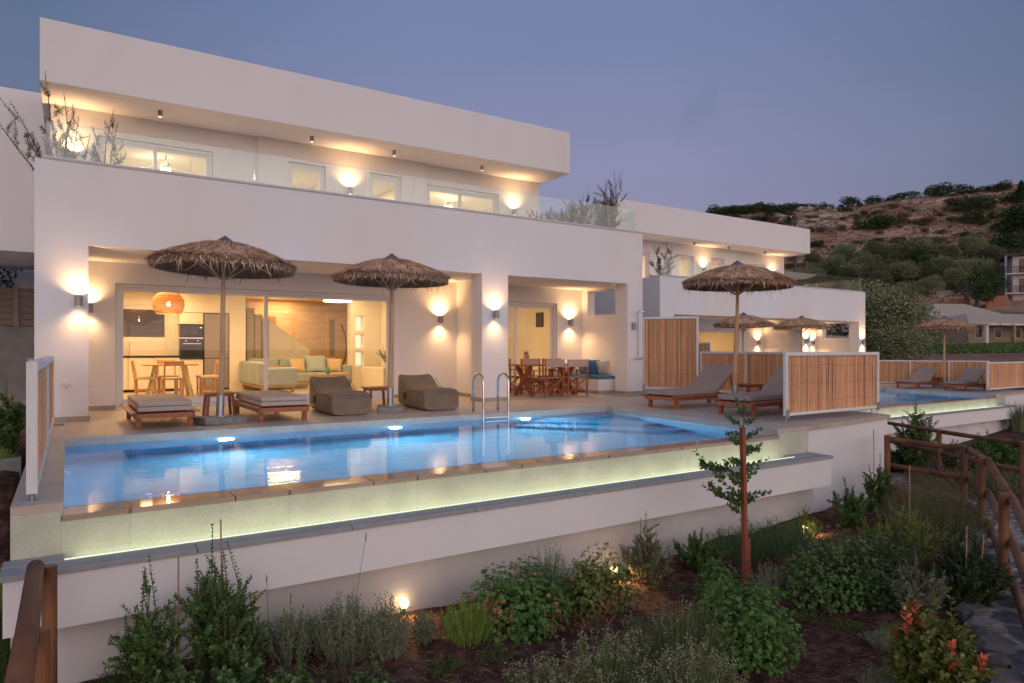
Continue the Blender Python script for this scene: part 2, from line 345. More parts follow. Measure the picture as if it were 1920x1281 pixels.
# ------------------------------------------------------------------ world: dusk sky
def world():
    w = bpy.data.worlds.new('World'); bpy.context.scene.world = w; w.use_nodes = True
    nt = w.node_tree; nt.nodes.clear(); N = nt.nodes.new; L = nt.links.new
    out = N('ShaderNodeOutputWorld'); bg = N('ShaderNodeBackground'); L(bg.outputs[0], out.inputs[0])
    tc = N('ShaderNodeTexCoord'); sp = N('ShaderNodeSeparateXYZ'); L(tc.outputs['Generated'], sp.inputs[0])
    r = N('ShaderNodeValToRGB'); L(sp.outputs[2], r.inputs[0]); e = r.color_ramp.elements     # height gradient, side away from the set sun
    st = [(0., (.27, .235, .33)), (.12, (.262, .250, .385)), (.26, (.238, .250, .405)), (.43, (.165, .212, .385)), (1., (.09, .13, .25))]
    e[0].position, e[0].color = 0., (*st[0][1], 1); e[1].position, e[1].color = 1., (*st[-1][1], 1)
    for p, c in st[1:-1]:
        q = e.new(p); q.color = (*c, 1)
    # afterglow round the set sun, behind the camera's left shoulder
    dt = N('ShaderNodeVectorMath'); dt.operation = 'DOT_PRODUCT'; L(tc.outputs['Generated'], dt.inputs[0]); dt.inputs[1].default_value = Vector((-.15, -.97, .12)).normalized()
    mr = N('ShaderNodeMapRange'); mr.interpolation_type = 'SMOOTHSTEP'; L(dt.outputs['Value'], mr.inputs[0]); mr.inputs[1].default_value = -.1; mr.inputs[2].default_value = 1.
    g = N('ShaderNodeValToRGB'); L(sp.outputs[2], g.inputs[0]); e = g.color_ramp.elements
    e[0].position, e[0].color = 0., (2.15, 1.58, 1.32, 1); e[1].position, e[1].color = .75, (.34, .34, .46, 1)
    q = e.new(.25); q.color = (1.52, 1.32, 1.38, 1)
    mx = N('ShaderNodeMix'); mx.data_type = 'RGBA'; L(mr.outputs[0], mx.inputs[0]); L(r.outputs[0], mx.inputs[6]); L(g.outputs[0], mx.inputs[7])
    # lens vignetting put into the sky colour: brightest mid view, dimmer either side
    fl = N('ShaderNodeVectorMath'); fl.operation = 'MULTIPLY'; L(tc.outputs['Generated'], fl.inputs[0]); fl.inputs[1].default_value = (1,1,0)
    nm = N('ShaderNodeVectorMath'); nm.operation = 'NORMALIZE'; L(fl.outputs[0], nm.inputs[0])
    d2 = N('ShaderNodeVectorMath'); d2.operation = 'DOT_PRODUCT'; L(nm.outputs[0], d2.inputs[0]); d2.inputs[1].default_value = (.574, .819, 0)
    m2 = N('ShaderNodeMapRange'); L(d2.outputs['Value'], m2.inputs[0]); m2.inputs[1].default_value = .80; m2.inputs[2].default_value = .985; m2.inputs[3].default_value = .70; m2.inputs[4].default_value = 1.03
    # thin uneven cloud
    mpc = N('ShaderNodeMapping'); L(tc.outputs['Generated'], mpc.inputs[0]); mpc.inputs['Scale'].default_value = (3, 3, 14)
    nc = N('ShaderNodeTexNoise'); nc.inputs['Scale'].default_value = 1.; nc.inputs['Detail'].default_value = 7; L(mpc.outputs[0], nc.inputs[0])
    mc = N('ShaderNodeMapRange'); L(nc.outputs[0], mc.inputs[0]); mc.inputs[1].default_value = .35; mc.inputs[2].default_value = .65; mc.inputs[3].default_value = .985; mc.inputs[4].default_value = 1.012
    cd = N('ShaderNodeVectorMath'); cd.operation = 'DISTANCE'; L(tc.outputs['Generated'], cd.inputs[0]); cd.inputs[1].default_value = Vector((S_+.262*C_, C_-.262*S_, .343)).normalized()
    nc2 = N('ShaderNodeTexNoise'); nc2.inputs['Scale'].default_value = 22.; nc2.inputs['Detail'].default_value = 6; L(tc.outputs['Generated'], nc2.inputs[0])
    ms = N('ShaderNodeMath'); ms.operation = 'MULTIPLY_ADD'; L(nc2.outputs[0], ms.inputs[0]); ms.inputs[1].default_value = .12; L(cd.outputs['Value'], ms.inputs[2])
    mcd = N('ShaderNodeMapRange'); mcd.interpolation_type = 'SMOOTHSTEP'; L(ms.outputs[0], mcd.inputs[0]); mcd.inputs[1].default_value = .055; mcd.inputs[2].default_value = .105; mcd.inputs[3].default_value = .93; mcd.inputs[4].default_value = 1.
    k1 = N('ShaderNodeMath'); k1.operation = 'MULTIPLY'; L(m2.outputs[0], k1.inputs[0]); L(mc.outputs[0], k1.inputs[1])
    k2 = N('ShaderNodeMath'); k2.operation = 'MULTIPLY'; L(k1.outputs[0], k2.inputs[0]); L(mcd.outputs[0], k2.inputs[1])
    kr = N('ShaderNodeMath'); kr.operation = 'POWER'; L(k2.outputs[0], kr.inputs[0]); kr.inputs[1].default_value = 1.45
    kc = N('ShaderNodeCombineXYZ'); L(kr.outputs[0], kc.inputs[0]); L(k2.outputs[0], kc.inputs[1]); L(k2.outputs[0], kc.inputs[2])
    gr = N('ShaderNodeVectorMath'); gr.operation = 'MULTIPLY'; L(r.outputs[0], gr.inputs[0]); L(kc.outputs[0], gr.inputs[1])
    L(gr.outputs[0], mx.inputs[6])
    # physical twilight sky added at low strength
    sk = N('ShaderNodeTexSky'); sk.sky_type = 'NISHITA'; sk.sun_disc = False; sk.sun_elevation = radians(1.0); sk.sun_rotation = radians(188); 
    ad = N('ShaderNodeMix'); ad.data_type = 'RGBA'; ad.blend_type = 'ADD'; ad.inputs[0].default_value = .012
    L(mx.outputs[2], ad.inputs[6]); L(sk.outputs[0], ad.inputs[7]); L(ad.outputs[2], bg.inputs[0]); bg.inputs[1].default_value = 1.
world()

# ------------------------------------------------------------------ terrain
AX = (.89, .456); AQ = (.456, -.89)
PROF = [(-400,-3),(0,-1.35),(14,-1.45),(25,-1.9),(40,-.7),(53,.75),(82,1.5),(100,2.2),(106,4.3),(112,6.0),(124,8.7),(142,15.2),(153,19.4),(171,26.6),(190,34.5),(204,40.4),(214,40.6),(235,36),(300,18),(500,5),(3000,0)]
def interp(t, pr):
    if t <= pr[0][0]: return pr[0][1]
    for (a, b), (c, d) in zip(pr, pr[1:]):
        if t <= c: return b+(d-b)*(t-a)/(c-a)
    return pr[-1][1]
def smooth(a, b, t):
    t = max(0., min(1., (t-a)/(b-a))); return t*t*(3-2*t)
def gh(x, y):
    p = x*AX[0]+y*AX[1]; q = x*AQ[0]+y*AQ[1]
    h = interp(p, PROF)
    if p > 40:
        k = smooth(-120, -45, q*200/max(p, 60)); h = h*k + (-1.5)*(1-k) if h > -1.5 else h
        n = noise.fractal(Vector((x*.02, y*.02, 0)), 1., 2., 5)
        h += n*max(0, min(3.2, (p-95)*.05)) 
        st = noise.noise(Vector((x*.006, y*.006, 3)))*6
        h += .7*sin((h+st)*1.25)*min(1., (p-108)/25) if p > 108 else 0
    if p < 30:
        # garden bed details
        if y < 5.9 and x > -2:
            h = interp(x, [(-2,-1.3),(1.5,-1.30),(3,-1.34),(5.5,-1.44),(6.8,-1.33),(9.5,-1.22),(12,-1.3),(16,-1.5)])
            h += .05*noise.noise(Vector((x*1.5, y*1.5, 0)))+.03*noise.noise(Vector((x*5, y*5, 4)))
        k = smooth(0, 1, (-.37-x)/.10)*smooth(6.6, 8.6, y)     # left yard rises to drive level
        h = h*(1-k)+(-.22)*k
    return h
def terrain():
    def axis(c0, c1, pos):
        a = []; x = c0
        while x < c1: a.append(x); x += .12
        st = .12
        while x < 270 and pos: a.append(x); x += st; st = min(st*1.06, 2.3)
        while x < 2600: a.append(x); st *= 1.25; x += st
        x = c0; st = .12
        while x > -2600: x -= st; st *= 1.25; a.append(x)
        return sorted(a)
    xs = axis(-2.5, 17, True); ys = axis(1.8, 8.5, True)
    mb = MB(); nx = len(xs)
    mb.v = [(x, y, gh(x, y)) for y in ys for x in xs]
    mb.f = [(j*nx+i, j*nx+i+1, (j+1)*nx+i+1, (j+1)*nx+i) for j in range(len(ys)-1) for i in range(nx-1)]
    mb.mi = [0]*len(mb.f)
    struct(mb, 'ground', 'soil', smooth=True)
terrain()
# ------------------------------------------------------------------ terrace and pool (v = offset of the plot)
def terrace(v, n):
    dx, dy, dz = v
    def P(pts): return [(x+dx, y+dy) for x, y in pts]
    m = MB()
    polys = [[(-.34,5.97),(-.04,5.97),(-.04,10.15),(-.04,12.0),(-.34,12.0)],
             [(-.04,10.15),(8.83,10.2),(12.9,10.2),(12.86,11.4),(12.1,12.6),(12.0,15.0),(-.04,15.0)],
             [(8.34,5.97),(9.03,5.97),(11.8,6.26),(12.9,10.2),(8.83,10.2)]]
    for q in polys: m.prism(P(q), dz-.06, dz)
    struct(m, 'terrace', 'deck')
    # the body under the tiles
    m = MB()
    m.prism(P([(9.02,6.02),(11.78,6.3),(12.86,10.3),(12.86,11.4),(12.0,12.7),(12.0,15),(9.3,15),(9.3,10.3),(9.02,10.0)]), dz-1.9, dz-.062)
    m.prism(P([(-.40,12.0),(9.3,12.0),(9.3,23),(-.40,23)]), dz-1.9, dz-.064)
    w = m.build('terrace_wall', 'plaster'); tag(w, ['white rendered base wall under the near terrace beside the log fence', 'white rendered base wall under the far terrace by the second pool'][n], 'wall')
    # pool
    B = (4+dx, 8+dy, dz)
    t = thing('swimming_pool', ['long rectangular infinity pool glowing blue in front of the near villa', 'far infinity pool seen beyond the log fence, in front of the second villa'][n], 'swimming pool', B)
    def part(m, name, mt, **k): return m.build(name, mt, t, off=B, **k)
    z = dz
    m = MB()                                      # basin (inner faces)
    xl, xr0, xr1, yf, yb, zb = -.04, 8.34, 8.83, 6.33, 10.15, -1.2
    m.prism(P([(xl,yf),(xr0,yf),(xr1,yb),(xl,yb)]), zb-.05, zb)
    m.prism(P([(xl-.05,yf-.1),(xl,yf-.1),(xl,yb+.05),(xl-.05,yb+.05)]), zb, z-.10)
    m.prism(P([(xl,yb),(xr1,yb+.05),(xr1,yb+.1),(xl,yb+.05)]), zb, z-.10)
    m.prism(P([(xr0,yf),(xr0+.05,yf),(xr1+.05,yb+.05),(xr1,yb+.05)]), zb, z-.10)
    m.prism(P([(xl,yf-.06),(xr0,yf-.06),(xr0,yf),(xl,yf)]), zb, z-.13)
    # submerged steps in the far right corner
    for k in range(3):
        a = 1.5-.42*k
        m.prism(P([(xr1-1.0-a*1.0,yb-.001),(xr1-.3-a*.3,yb-a*1.5),(xr1-.12,yb-a*1.5),(xr1-.003,yb-.001)]), zb, z-.95+.27*k)
    part(m, 'basin', 'poolin')
    m = MB()                                      # coping faces above water
    m.prism(P([(xl,yb-.012),(xr1-.004,yb-.012),(xr1-.004,yb+.0),(xl,yb+.0)]), z-.099, z+.003)
    m.prism(P([(xl-.002,yf-.36),(xl+.012,yf-.36),(xl+.012,yb-.012),(xl-.002,yb-.012)]), z-.099, z+.003)
    m.prism(P([(xr0-.014,yf-.36),(xr0,yf-.36),(xr1,yb-.012),(xr1-.014,yb-.012)]), z-.099, z+.003)
    m.prism(P([(xl,yb),(12.6,yb+.07),(12.6,yb+.42),(xl,yb+.34)]), z+.0005, z+.0045)
    m.prism(P([(xr0,yf-.36),(xr0+.35,yf-.36),(xr1+.32,yb-.0),(xr1,yb)]), z+.0005, z+.0045)
    m.prism(P([(-.34,5.965),(xl-.004,5.965),(xl-.004,yb+.3),(-.34,yb+.3)]), z+.0005, z+.0045)
    part(m, 'coping', 'coping')
    m = MB()
    
    x = xl
    while x < xr0-.05:
        x2 = min(x+1.2, xr0); m.prism(P([(x+.004,5.955),(x2-.004,5.955),(x2-.004,yf-.062),(x+.004,yf-.062)]), z-.135, z-.093); x = x2
    part(m, 'overflow_edge', 'wet', bevel=.008)
    m = MB()
    m.prism(P([(xl,5.97),(xr0,5.97),(xr0,6.25),(xl,6.25)]), z-1.0, z-.137)
    m.prism(P([(-.34,5.97),(xl-.001,5.97),(xl-.001,10),(-.34,10)]), z-1.0, z-.061)
    m.prism(P([(xr0+.001,5.968),(9.02,5.968),(9.02,6.3),(xr0+.16,6.3)]), z-1.0, z-.061)
    part(m, 'edge_wall', 'edge_wall')
    m = MB()
    m.prism(P([(-.36,5.60),(9.0,5.60),(9.0,5.75),(-.36,5.75)]), z-.79, z-.415)
    m.prism(P([(-.36,5.75),(9.0,5.75),(9.0,5.965),(-.36,5.965)]), z-.79, z-.56)
    part(m, 'overflow_trough', 'plaster')
    m = MB()
    x = -.38
    while x < 8.9:
        x2 = min(x+1.2, 9.02); m.box(x+dx, 5.575+dy, z-.414, x2-.006+dx, 5.78+dy, z-.375); x = x2
    m.box(-.38+dx, 5.783+dy, z-.414, -.02+dx, 5.965+dy, z-.372)
    m.box(8.45+dx, 5.783+dy, z-.414, 9.02+dx, 5.965+dy, z-.372)
    part(m, 'trough_cap', 'cap', bevel=.004)
    m = MB(); x = -.02
    while x < 8.4:
        x2 = min(x+1.0, 8.44); m.box(x+dx, 5.783+dy, z-.374, x2-.008+dx, 5.792+dy, z-.366); x = x2
    part(m, 'led_strip', 'led')
    m = MB(); m.prism(P([(-.30,5.90),(9.03,5.90),(9.03,6.0),(-.30,6.0)]), z-2.0, z-.79)
    part(m, 'base_wall', 'plaster_low')
    m = MB(); m.prism(P([(xl+.012,yf-.05),(xr0-.014,yf-.05),(xr1-.014,yb-.012),(xl+.012,yb-.012)]), z-.0945, z-.094)
    w = MB()
    a = P([(xl+.012,yf-.058),(xr0-.014,yf-.058),(xr1-.014,yb-.013),(xl+.012,yb-.013)])
    w.add([(p[0],p[1],z-.092) for p in a], [(0,1,2,3)])
    struct(w, ['water','water'][n], 'water')
    lampobj('led_light', 'AREA', t, (8.4/2-4, 5.80-8, -.44), 6.5, (.93, 1., .64), shape='RECTANGLE', size=8.3, size_y=.03, rot=(radians(138),0,0))
    for k, x in enumerate((1.84, 4.36, 6.85)):
        m = MB(); m.tube([(x+dx, yb-.03+dy, z-.33), (x+dx, yb-.005+dy, z-.33)], .09, 20)
        l = part(m, 'pool_light', 'lamp_pool')
        lampobj('pool_glow', 'AREA', t, (x-4, yb-.07-8, -.36), 52, (.58, .86, 1.), shape='DISK', size=.2, rot=(radians(-98),0,0))
    return t
V1 = (0,0,0); V2 = (18.0,4.45,-.41); B2 = (17.1,4.04,-.41)
terrace(V1, 0); terrace(V2, 1)

# ------------------------------------------------------------------ villas
def window(t, B, X0, X1, z0, z1, Y, split=None, depth=.10, sash=.07, curtain=False):
    dx, dy, dz = B
    f = MB(); a = .055
    def bx(m, x0, y0, zz0, x1, y1, zz1): m.box(x0, y0, zz0, x1, y1, zz1)
    # outer frame
    bx(f, X0, Y, z0, X0+a, Y+depth, z1); bx(f, X1-a, Y, z0, X1, Y+depth, z1)
    bx(f, X0+a, Y, z1-a, X1-a, Y+depth, z1); bx(f, X0+a, Y, z0, X1-a, Y+depth, z0+a)
    fr = f.build('window_frame', 'alu', t, bevel=.004)
    sp = [X0+a] + (split or []) + [X1-a]
    for i in range(len(sp)-1):
        s = MB(); x0 = sp[i]-(.035 if i else 0); x1 = sp[i+1]+(.035 if i < len(sp)-2 else 0); yy = Y+.02+(.045 if i % 2 else 0)
        bx(s, x0, yy, z0+a, x0+sash, yy+.04, z1-a); bx(s, x1-sash, yy, z0+a, x1, yy+.04, z1-a)
        bx(s, x0+sash, yy, z1-a-sash, x1-sash, yy+.04, z1-a); bx(s, x0+sash, yy, z0+a, x1-sash, yy+.04, z0+a+sash)
        so = s.build('sash', 'alu', fr, bevel=.003)
        p = MB(); yq = yy+.02
        p.add([(x0+sash,yq,z0+a+sash),(x1-sash,yq,z0+a+sash),(x1-sash,yq,z1-a-sash),(x0+sash,yq,z1-a-sash)], [(0,1,2,3)])
        p.build('pane', 'glass', fr)
    return fr
def wall_with_holes(m, X0, X1, Z0, Z1, Y0, Y1, holes):
    xs = sorted(holes); x = X0
    for a, b, c, d in xs:
        if a > x: m.box(x, Y0, Z0, a, Y1, Z1)
        if c > Z0: m.box(a, Y0, Z0, b, Y1, c)
        if d < Z1: m.box(a, Y0, d, b, Y1, Z1)
        x = b
    if x < X1: m.box(x, Y0, Z0, X1, Y1, Z1)
def villa(v, n):
    t = thing('villa', ['near white two storey villa with wide porches, glass balcony and flat roof', 'second white villa further right on the slope, behind the bamboo screens'][n], 'villa', v)
    def part(m, name, mt, **k): return m.build(name, mt, t, **k)
    m = MB(); m.box(-.42,12.48,0,.27,12.93,2.73); m.box(-.42,12.93,0,-.17,14.56,2.73)
    part(m, 'pillar', 'plaster'); m = MB()
    m.box(7.36,12.48,0,8.02,12.93,2.73); m.box(7.88,12.93,0,8.02,14.56,2.73)
    part(m, 'pillar', 'plaster'); m = MB()
    m.box(11.5,12.48,0,12.0,12.93,2.73)
    # end wall with a square opening
    m.box(11.75,12.93,0,12.0,14.56,2.03); m.box(11.75,12.93,2.68,12.0,14.56,2.73); m.box(11.75,14.32,2.03,12.0,14.56,2.68); m.box(11.75,12.93,2.03,12.0,13.05,2.68)
    part(m, 'pillar', 'plaster')
    m = MB(); m.box(-.42,12.48,2.73,12.0,12.85,4.0); m.box(-.42,12.85,2.73,-.17,16.0,4.0); m.box(11.78,12.85,2.73,12.0,16.0,4.0)
    part(m, 'parapet', 'plaster')
    m = MB(); m.box(-.17,12.85,2.7304,11.78,16.3,3.1); part(m, 'porch_ceiling', 'plaster')
    m = MB(); m.box(-.30,12.46,4.001,11.93,12.88,4.035); m.box(11.76,12.88,4.001,12.02,15.0,4.035); part(m, 'parapet_cap', 'caplight')
    # lower inner wall
    m = MB(); wall_with_holes(m, -.17, 11.75, 0, 2.73, 14.56, 14.80, [(.74,6.26,0,2.34),(8.35,10.91,0,2.33)])
    m.box(-.42,14.56,0,-.17,24.0,2.73); m.box(11.75,14.56,0,12.0,24.0,2.73)
    part(m, 'lower_wall', 'plaster')
    for bxs in ([(.27,14.535,.74,14.559)],[(6.26,14.535,7.86,14.559),(7.86,12.93,7.879,14.559)],[(10.91,14.535,11.08,14.559),(11.08,13.078,11.099,14.559),(11.099,13.078,11.75,13.099)],
                [(-.30,12.458,.275,12.479),(.271,12.479,.29,12.93)],[(7.34,12.458,8.035,12.479),(7.34,12.479,7.359,12.93)],[(11.48,12.458,12.0,12.479),(11.48,12.479,11.499,12.93)]):
        m = MB()
        for a,b,c,d in bxs: m.box(a, b, .001, c, d, .085)
        part(m, 'skirting', 'deck2')
    m = MB(); m.box(11.1,13.1,0,11.75,14.56,.36); part(m, 'porch_bench', 'plaster', bevel=.01)
    window(t, v, .745, 6.255, .06, 2.335, 14.62, [3.45])
    window(t, v, 8.355, 10.905, .06, 2.325, 14.62, [9.63])
    m = MB(); m.box(.74,14.56,.0,6.26,14.80,.055); m.box(8.35,14.56,0,10.91,14.80,.055); part(m, 'door_sill', 'white')
    # upper floor
    H = [(.49,2.67,3.11,5.45),(4.26,5.14,3.11,5.47),(6.23,7.08,3.11,5.49),(7.83,10.04,3.11,5.42)]
    m = MB()
    wall_with_holes(m, -.28, 3.6, 3.1, 5.92, 16.1, 16.3, [H[0]])
    wall_with_holes(m, 3.6, 7.77, 3.1, 5.92, 16.0, 16.3, H[1:3])
    wall_with_holes(m, 7.77, 11.43, 3.1, 5.92, 16.1, 16.3, [H[3]])
    m.box(-.28,16.3,3.1,-.08,23,5.92); m.box(11.23,16.3,3.1,11.43,23,5.92); m.box(11.43,17.5,3.1,12.35,21,5.92)
    part(m, 'upper_wall', 'plaster')
    window(t, v, .495, 2.665, 3.12, 5.44, 16.17, [1.55])
    window(t, v, 4.265, 5.135, 3.12, 5.46, 16.10)
    window(t, v, 6.235, 7.075, 3.12, 5.48, 16.10)
    window(t, v, 7.835, 10.035, 3.12, 5.41, 16.17, [8.88])
    m = MB(); m.box(-.42,14.8,5.921,11.53,15.1,7.05); m.box(-.42,15.1,5.921,11.53,23.5,6.7); m.box(-.42,15.1,6.7,-.2,23.5,7.05); m.box(11.3,15.1,6.7,11.53,23.5,7.05)
    part(m, 'roof', 'plaster', bevel=.01)
    # glass railing
    m = MB(); m.box(-.3,12.53,4.036,11.86,12.57,4.06); rl = part(m, 'railing_channel', 'galv')
    xs = [-.285,.729,1.742,2.757,3.771,4.789,5.807,6.814,7.823,8.825,9.84,10.85,11.86]
    for a, b in zip(xs, xs[1:]):
        g = MB(); g.box(a+.006,12.544,4.04,b-.006,12.556,4.585); g.build('glass_panel', 'bglass', rl)
    g = MB(); g.box(-.285,12.5455,4.5855,11.86,12.5545,4.5885); g.build('glass_edge', 'glassedge', rl)
    for k in range(3):
        g = MB(); g.box(11.854,12.57+k*1.0,4.04,11.866,12.57+k*1.0+.985,4.585); g.build('glass_panel', 'bglass', rl)
    # inside shells
    m = MB(); m.box(-.17,14.80,-.03,11.75,24,.012); part(m, 'inner_floor', 'floor_in')
    m = MB(); m.box(-.17,14.80,2.70,11.75,24,2.729); part(m, 'inner_ceiling', 'ceil_in')
    m = MB(); m.box(-.08,16.3,5.6,11.23,23,5.63); m.box(-.08,16.3,3.08,11.23,23,3.12); part(m, 'upper_rooms', 'ceil_in')
    m = MB(); m.box(-.08,20.2,3.12,11.23,20.35,5.6)
    for x in (3.5,5.7,7.6): m.box(x,16.3,3.12,x+.1,20.2,5.6)
    part(m, 'upper_inner_wall', 'wall_in')
    m = MB(); m.box(7.88,14.80,.012,8.02,24,2.70); part(m, 'partition_wall', 'wall_in')
    if n == 1:
        m = MB(); m.box(-.17,20.6,.012,7.88,20.8,2.70); m.box(8.02,17.5,.012,11.75,17.6,2.70); part(m, 'inner_wall', 'wall_in')
        for x in (2.2, 5.6): lampobj('room_light', 'AREA', t, (x, 17.6, 2.66), 60, WARMI, shape='SQUARE', size=1.2)
        lampobj('room_light', 'AREA', t, (9.8, 16.2, 2.66), 45, WARMI, shape='SQUARE', size=.8)
    for x, p in ((1.7,78),(4.7,40),(6.7,36),(9.4,78)):
        lampobj('bedroom_light', 'AREA', t, (x, 18.2, 5.55), p, (1., .68, .40), shape='SQUARE', size=.9)
    return t
va = villa(V1, 0); vb = villa(B2, 1)
# the big staircase, kitchen wall etc. inside the near villa
def inside():
    t = va
    def part(m, name, mt, **k): return m.build(name, mt, t, **k)
    m = MB(); wall_with_holes(m, -.17, 3.95, .012, 2.7, 20.62, 20.8, [(-.1,2.33,1.32,2.31)])
    m.box(3.73,19.98,.012,4.15,20.62,2.7); m.box(2.50,20.02,2.11,3.73,20.62,2.7)
    part(m, 'kitchen_wall', 'wall_in')
    window(t, V1, -.1, 2.33, 1.32, 2.31, 20.66)
    m = MB(); m.box(4.15,22.3,.012,7.88,22.5,2.7); m.box(-.17,23.7,.012,11.75,23.8,2.7); part(m, 'stone_clad_wall', 'wall_tan')
    # stair flank: white triangle wall rising to the left
    m = MB()
    y = 21.0; P = [(7.35,.012),(7.35,.75),(6.9,1.0),(4.7,2.5),(4.6,2.5),(4.6,.012)]
    P = [(6.23,.012),(6.23,1.11),(5.02,2.0),(5.02,.012)]
    vs = [(x,y,z) for x,z in P]+[(x,y+.15,z) for x,z in P]; k = len(P)
    m.add(vs, [tuple(range(k)), tuple(range(2*k-1,k-1,-1))]+[(i,k+i,k+(i+1)%k,(i+1)%k) for i in range(k)])
    part(m, 'stair_wall', 'wall_in')
    m = MB(); P = [(7.3,.45),(7.3,.95),(6.1,1.95),(5.02,2.68),(5.02,2.02),(6.23,1.14)]
    m.add([(x,21.07,min(z,2.68)) for x,z in P], [tuple(range(len(P)))]); part(m, 'stair_glass', 'glass')
    st = MB()
    for i in range(14): st.box(7.3-.22*i-.24, 21.2, .012, 7.3-.22*i, 22.3, .18*(i+1) if .18*(i+1) < 2.6 else 2.6)
    part(st, 'staircase', 'floor_in')
    # entrance door with long bow handle, side light
    dr = MB(); dr.box(7.15,22.2,.012,7.86,22.29,2.35); d = part(dr, 'entrance_door', 'wall_tan')
    # niche column
    m = MB()
    for k in range(17):
        pass
    cx, cy, R = 7.25, 19.6, .62
    m.box(6.95,19.35,.012,7.88,19.6,.62); m.box(6.95,19.35,2.1,7.88,19.6,2.7)
    zz = [.62,1.04,1.14,1.56,1.66,2.1]
    m.box(6.95,19.35,.62,7.10,19.6,2.1); m.box(7.36,19.35,.62,7.88,19.6,2.1)
    m.box(7.10,19.35,1.04,7.36,19.6,1.14); m.box(7.10,19.35,1.56,7.36,19.6,1.66); m.box(6.95,19.6,.012,7.88,19.64,2.7)
    part(m, 'niche_wall', 'wall_in', bevel=.012)
    for z0, z1 in ((.62,1.04),(1.14,1.56),(1.66,2.1)):
        m = MB(); m.box(7.12,19.57,z0+.02,7.34,19.595,z1-.02); part(m, 'lit_niche', 'niche')
    m = MB(); m.box(7.0,17.0,.012,7.87,18.6,.62); part(m, 'low_wall', 'wall_in', bevel=.02)
    for x, y, p in ((1.6,17.2,84),(4.6,17.4,72),(6.6,18.6,26),(5.6,21.6,42),(2.0,19.3,44)):
        lampobj('room_light', 'AREA', t, (x, y, 2.66), p, WARMI, shape='SQUARE', size=.9)
    m = MB(); m.box(8.02,18.2,.012,11.75,18.3,2.7)
    part(m, 'bedroom_wall', 'wall_in')
    lampobj('room_light', 'AREA', t, (9.3, 16.4, 2.66), 60, WARMI, shape='SQUARE', size=.8)
inside()
def rear_wing():
    t = thing('side_building', 'pale rendered upper storey block jutting out left of the near villa', 'building', (-2,20,0))
    m = MB(); m.box(-5.,19.2,3.35,-.43,23.5,7.05); m.build('upper_block', 'plaster', t, off=(-2,20,0), bevel=.01)
    m = MB(); m.box(-1.2,24.2,-.3,-.43,26,3.35); m.box(-6.5,26.0,-.3,-.43,26.3,3.6); m.build('lower_wall', 'plaster', t, off=(-2,20,0))
rear_wing()

# ------------------------------------------------------------------ lamps
def wall_lamp(loc, label, group, up=7., down=5., face=(0,-1), p=1.):
    t = thing('wall_lamp', label, 'wall lamp', loc, 0, group)
    cx, cy = face[0]*.10, face[1]*.10
    m = MB(); m.lathe([(.047,-.085),(.055,-.085),(.055,.085),(.047,.085),(.047,-.085)], 20, (cx,cy,0)); m.box(-.025 if not face[0] else 0, -.0, -.04, .025 if not face[0] else face[0]*.04, .001 if not face[0] else .0, .04) if False else None
    m.bar((0,0,0),(cx*.6,cy*.6,0),.06,.1)
    m.build('lamp_body', 'lampm', t, smooth=False)
    for s in (1,-1):
        d = MB(); d.lathe([(.0,0),(.044,0)], 16, (cx,cy,s*.06)); d.build('lens', 'lamp_lens', t)
    lampobj('glow_up', 'SPOT', t, (cx,cy,.075), up*p, WARM, spot_size=radians(142), spot_blend=1., shadow_soft_size=.05, rot=(pi-.30*face[1]*-1 if face[1] else pi,0.3*face[0]*-1,0))
    lampobj('glow_down', 'SPOT', t, (cx,cy,-.075), down*p, WARM, spot_size=radians(142), spot_blend=1., shadow_soft_size=.05, rot=(.30*face[1],0,0))
    return t
WL = 'cylinder wall lamps lit up and down on the near villa'
wall_lamp((.14,12.48,1.86), 'lit cylinder wall lamp on the front of the leftmost porch pillar', WL, 46, 40)
wall_lamp((.33,14.56,1.86), 'lit wall lamp half hidden behind the leftmost porch pillar', WL, 46, 40)
wall_lamp((7.41,14.56,1.82), 'lit wall lamp on the recessed porch wall right of the second thatched umbrella', WL, 74, 66)
wall_lamp((7.66,12.48,1.86), 'lit wall lamp on the front of the middle porch pillar', WL, 46, 40)
wall_lamp((11.31,14.56,1.83), 'lit wall lamp on the dining porch wall beside the glass door', WL, 74, 66)
wall_lamp((5.70,16.0,5.02-.08), 'lit wall lamp on the balcony wall between the two small windows', WL, 80, 60)
wall_lamp((10.51,16.1,5.05-.08), 'lit wall lamp on the balcony wall right of the last window', WL, 80, 60)
wall_lamp((.08,16.1,4.94), 'lit wall lamp behind the shrub at the left end of the balcony', WL, 90, 60)
WL2 = 'cylinder wall lamps lit up and down on the second villa'
bx, by, bz = B2
for x, y, z, l in ((7.41,14.56,1.82,'lit wall lamp on the far villa wall behind the distant thatched umbrellas, leftmost'),
                   (7.69,12.48,1.86,'lit wall lamp on the front of the far villa middle pillar'),
                   (11.31,14.56,1.83,'lit wall lamp inside the far villa dining porch, right of its pillar lamp'),
                   (11.75,12.48,1.86,'lit wall lamp on the far villa end pillar'),
                   (5.70,16.0,4.94,'lit wall lamp on the far villa balcony wall between windows'),
                   (10.51,16.1,4.97,'lit wall lamp at the right of the far villa balcony, mostly behind the thatch')):
    wall_lamp((x+bx,y+by,z+bz), l, WL2, 74, 66)
def downlight(loc, label, group, col=WARM, p=1.):
    t = thing('ceiling_spot', label, 'ceiling spot', loc, 0, group)
    m = MB(); m.lathe([(.0,0),(.045,0),(.045,-.12),(.038,-.12),(.038,-.10)], 18); m.build('lamp_body', 'lampm', t)
    m = MB(); m.lathe([(0,-.1),(.037,-.1)], 16); m.build('lens', 'lamp_lens', t)
    lampobj('glow', 'SPOT', t, (0,0,-.125), 22*p, col, spot_size=radians(95), spot_blend=.8, shadow_soft_size=.03)
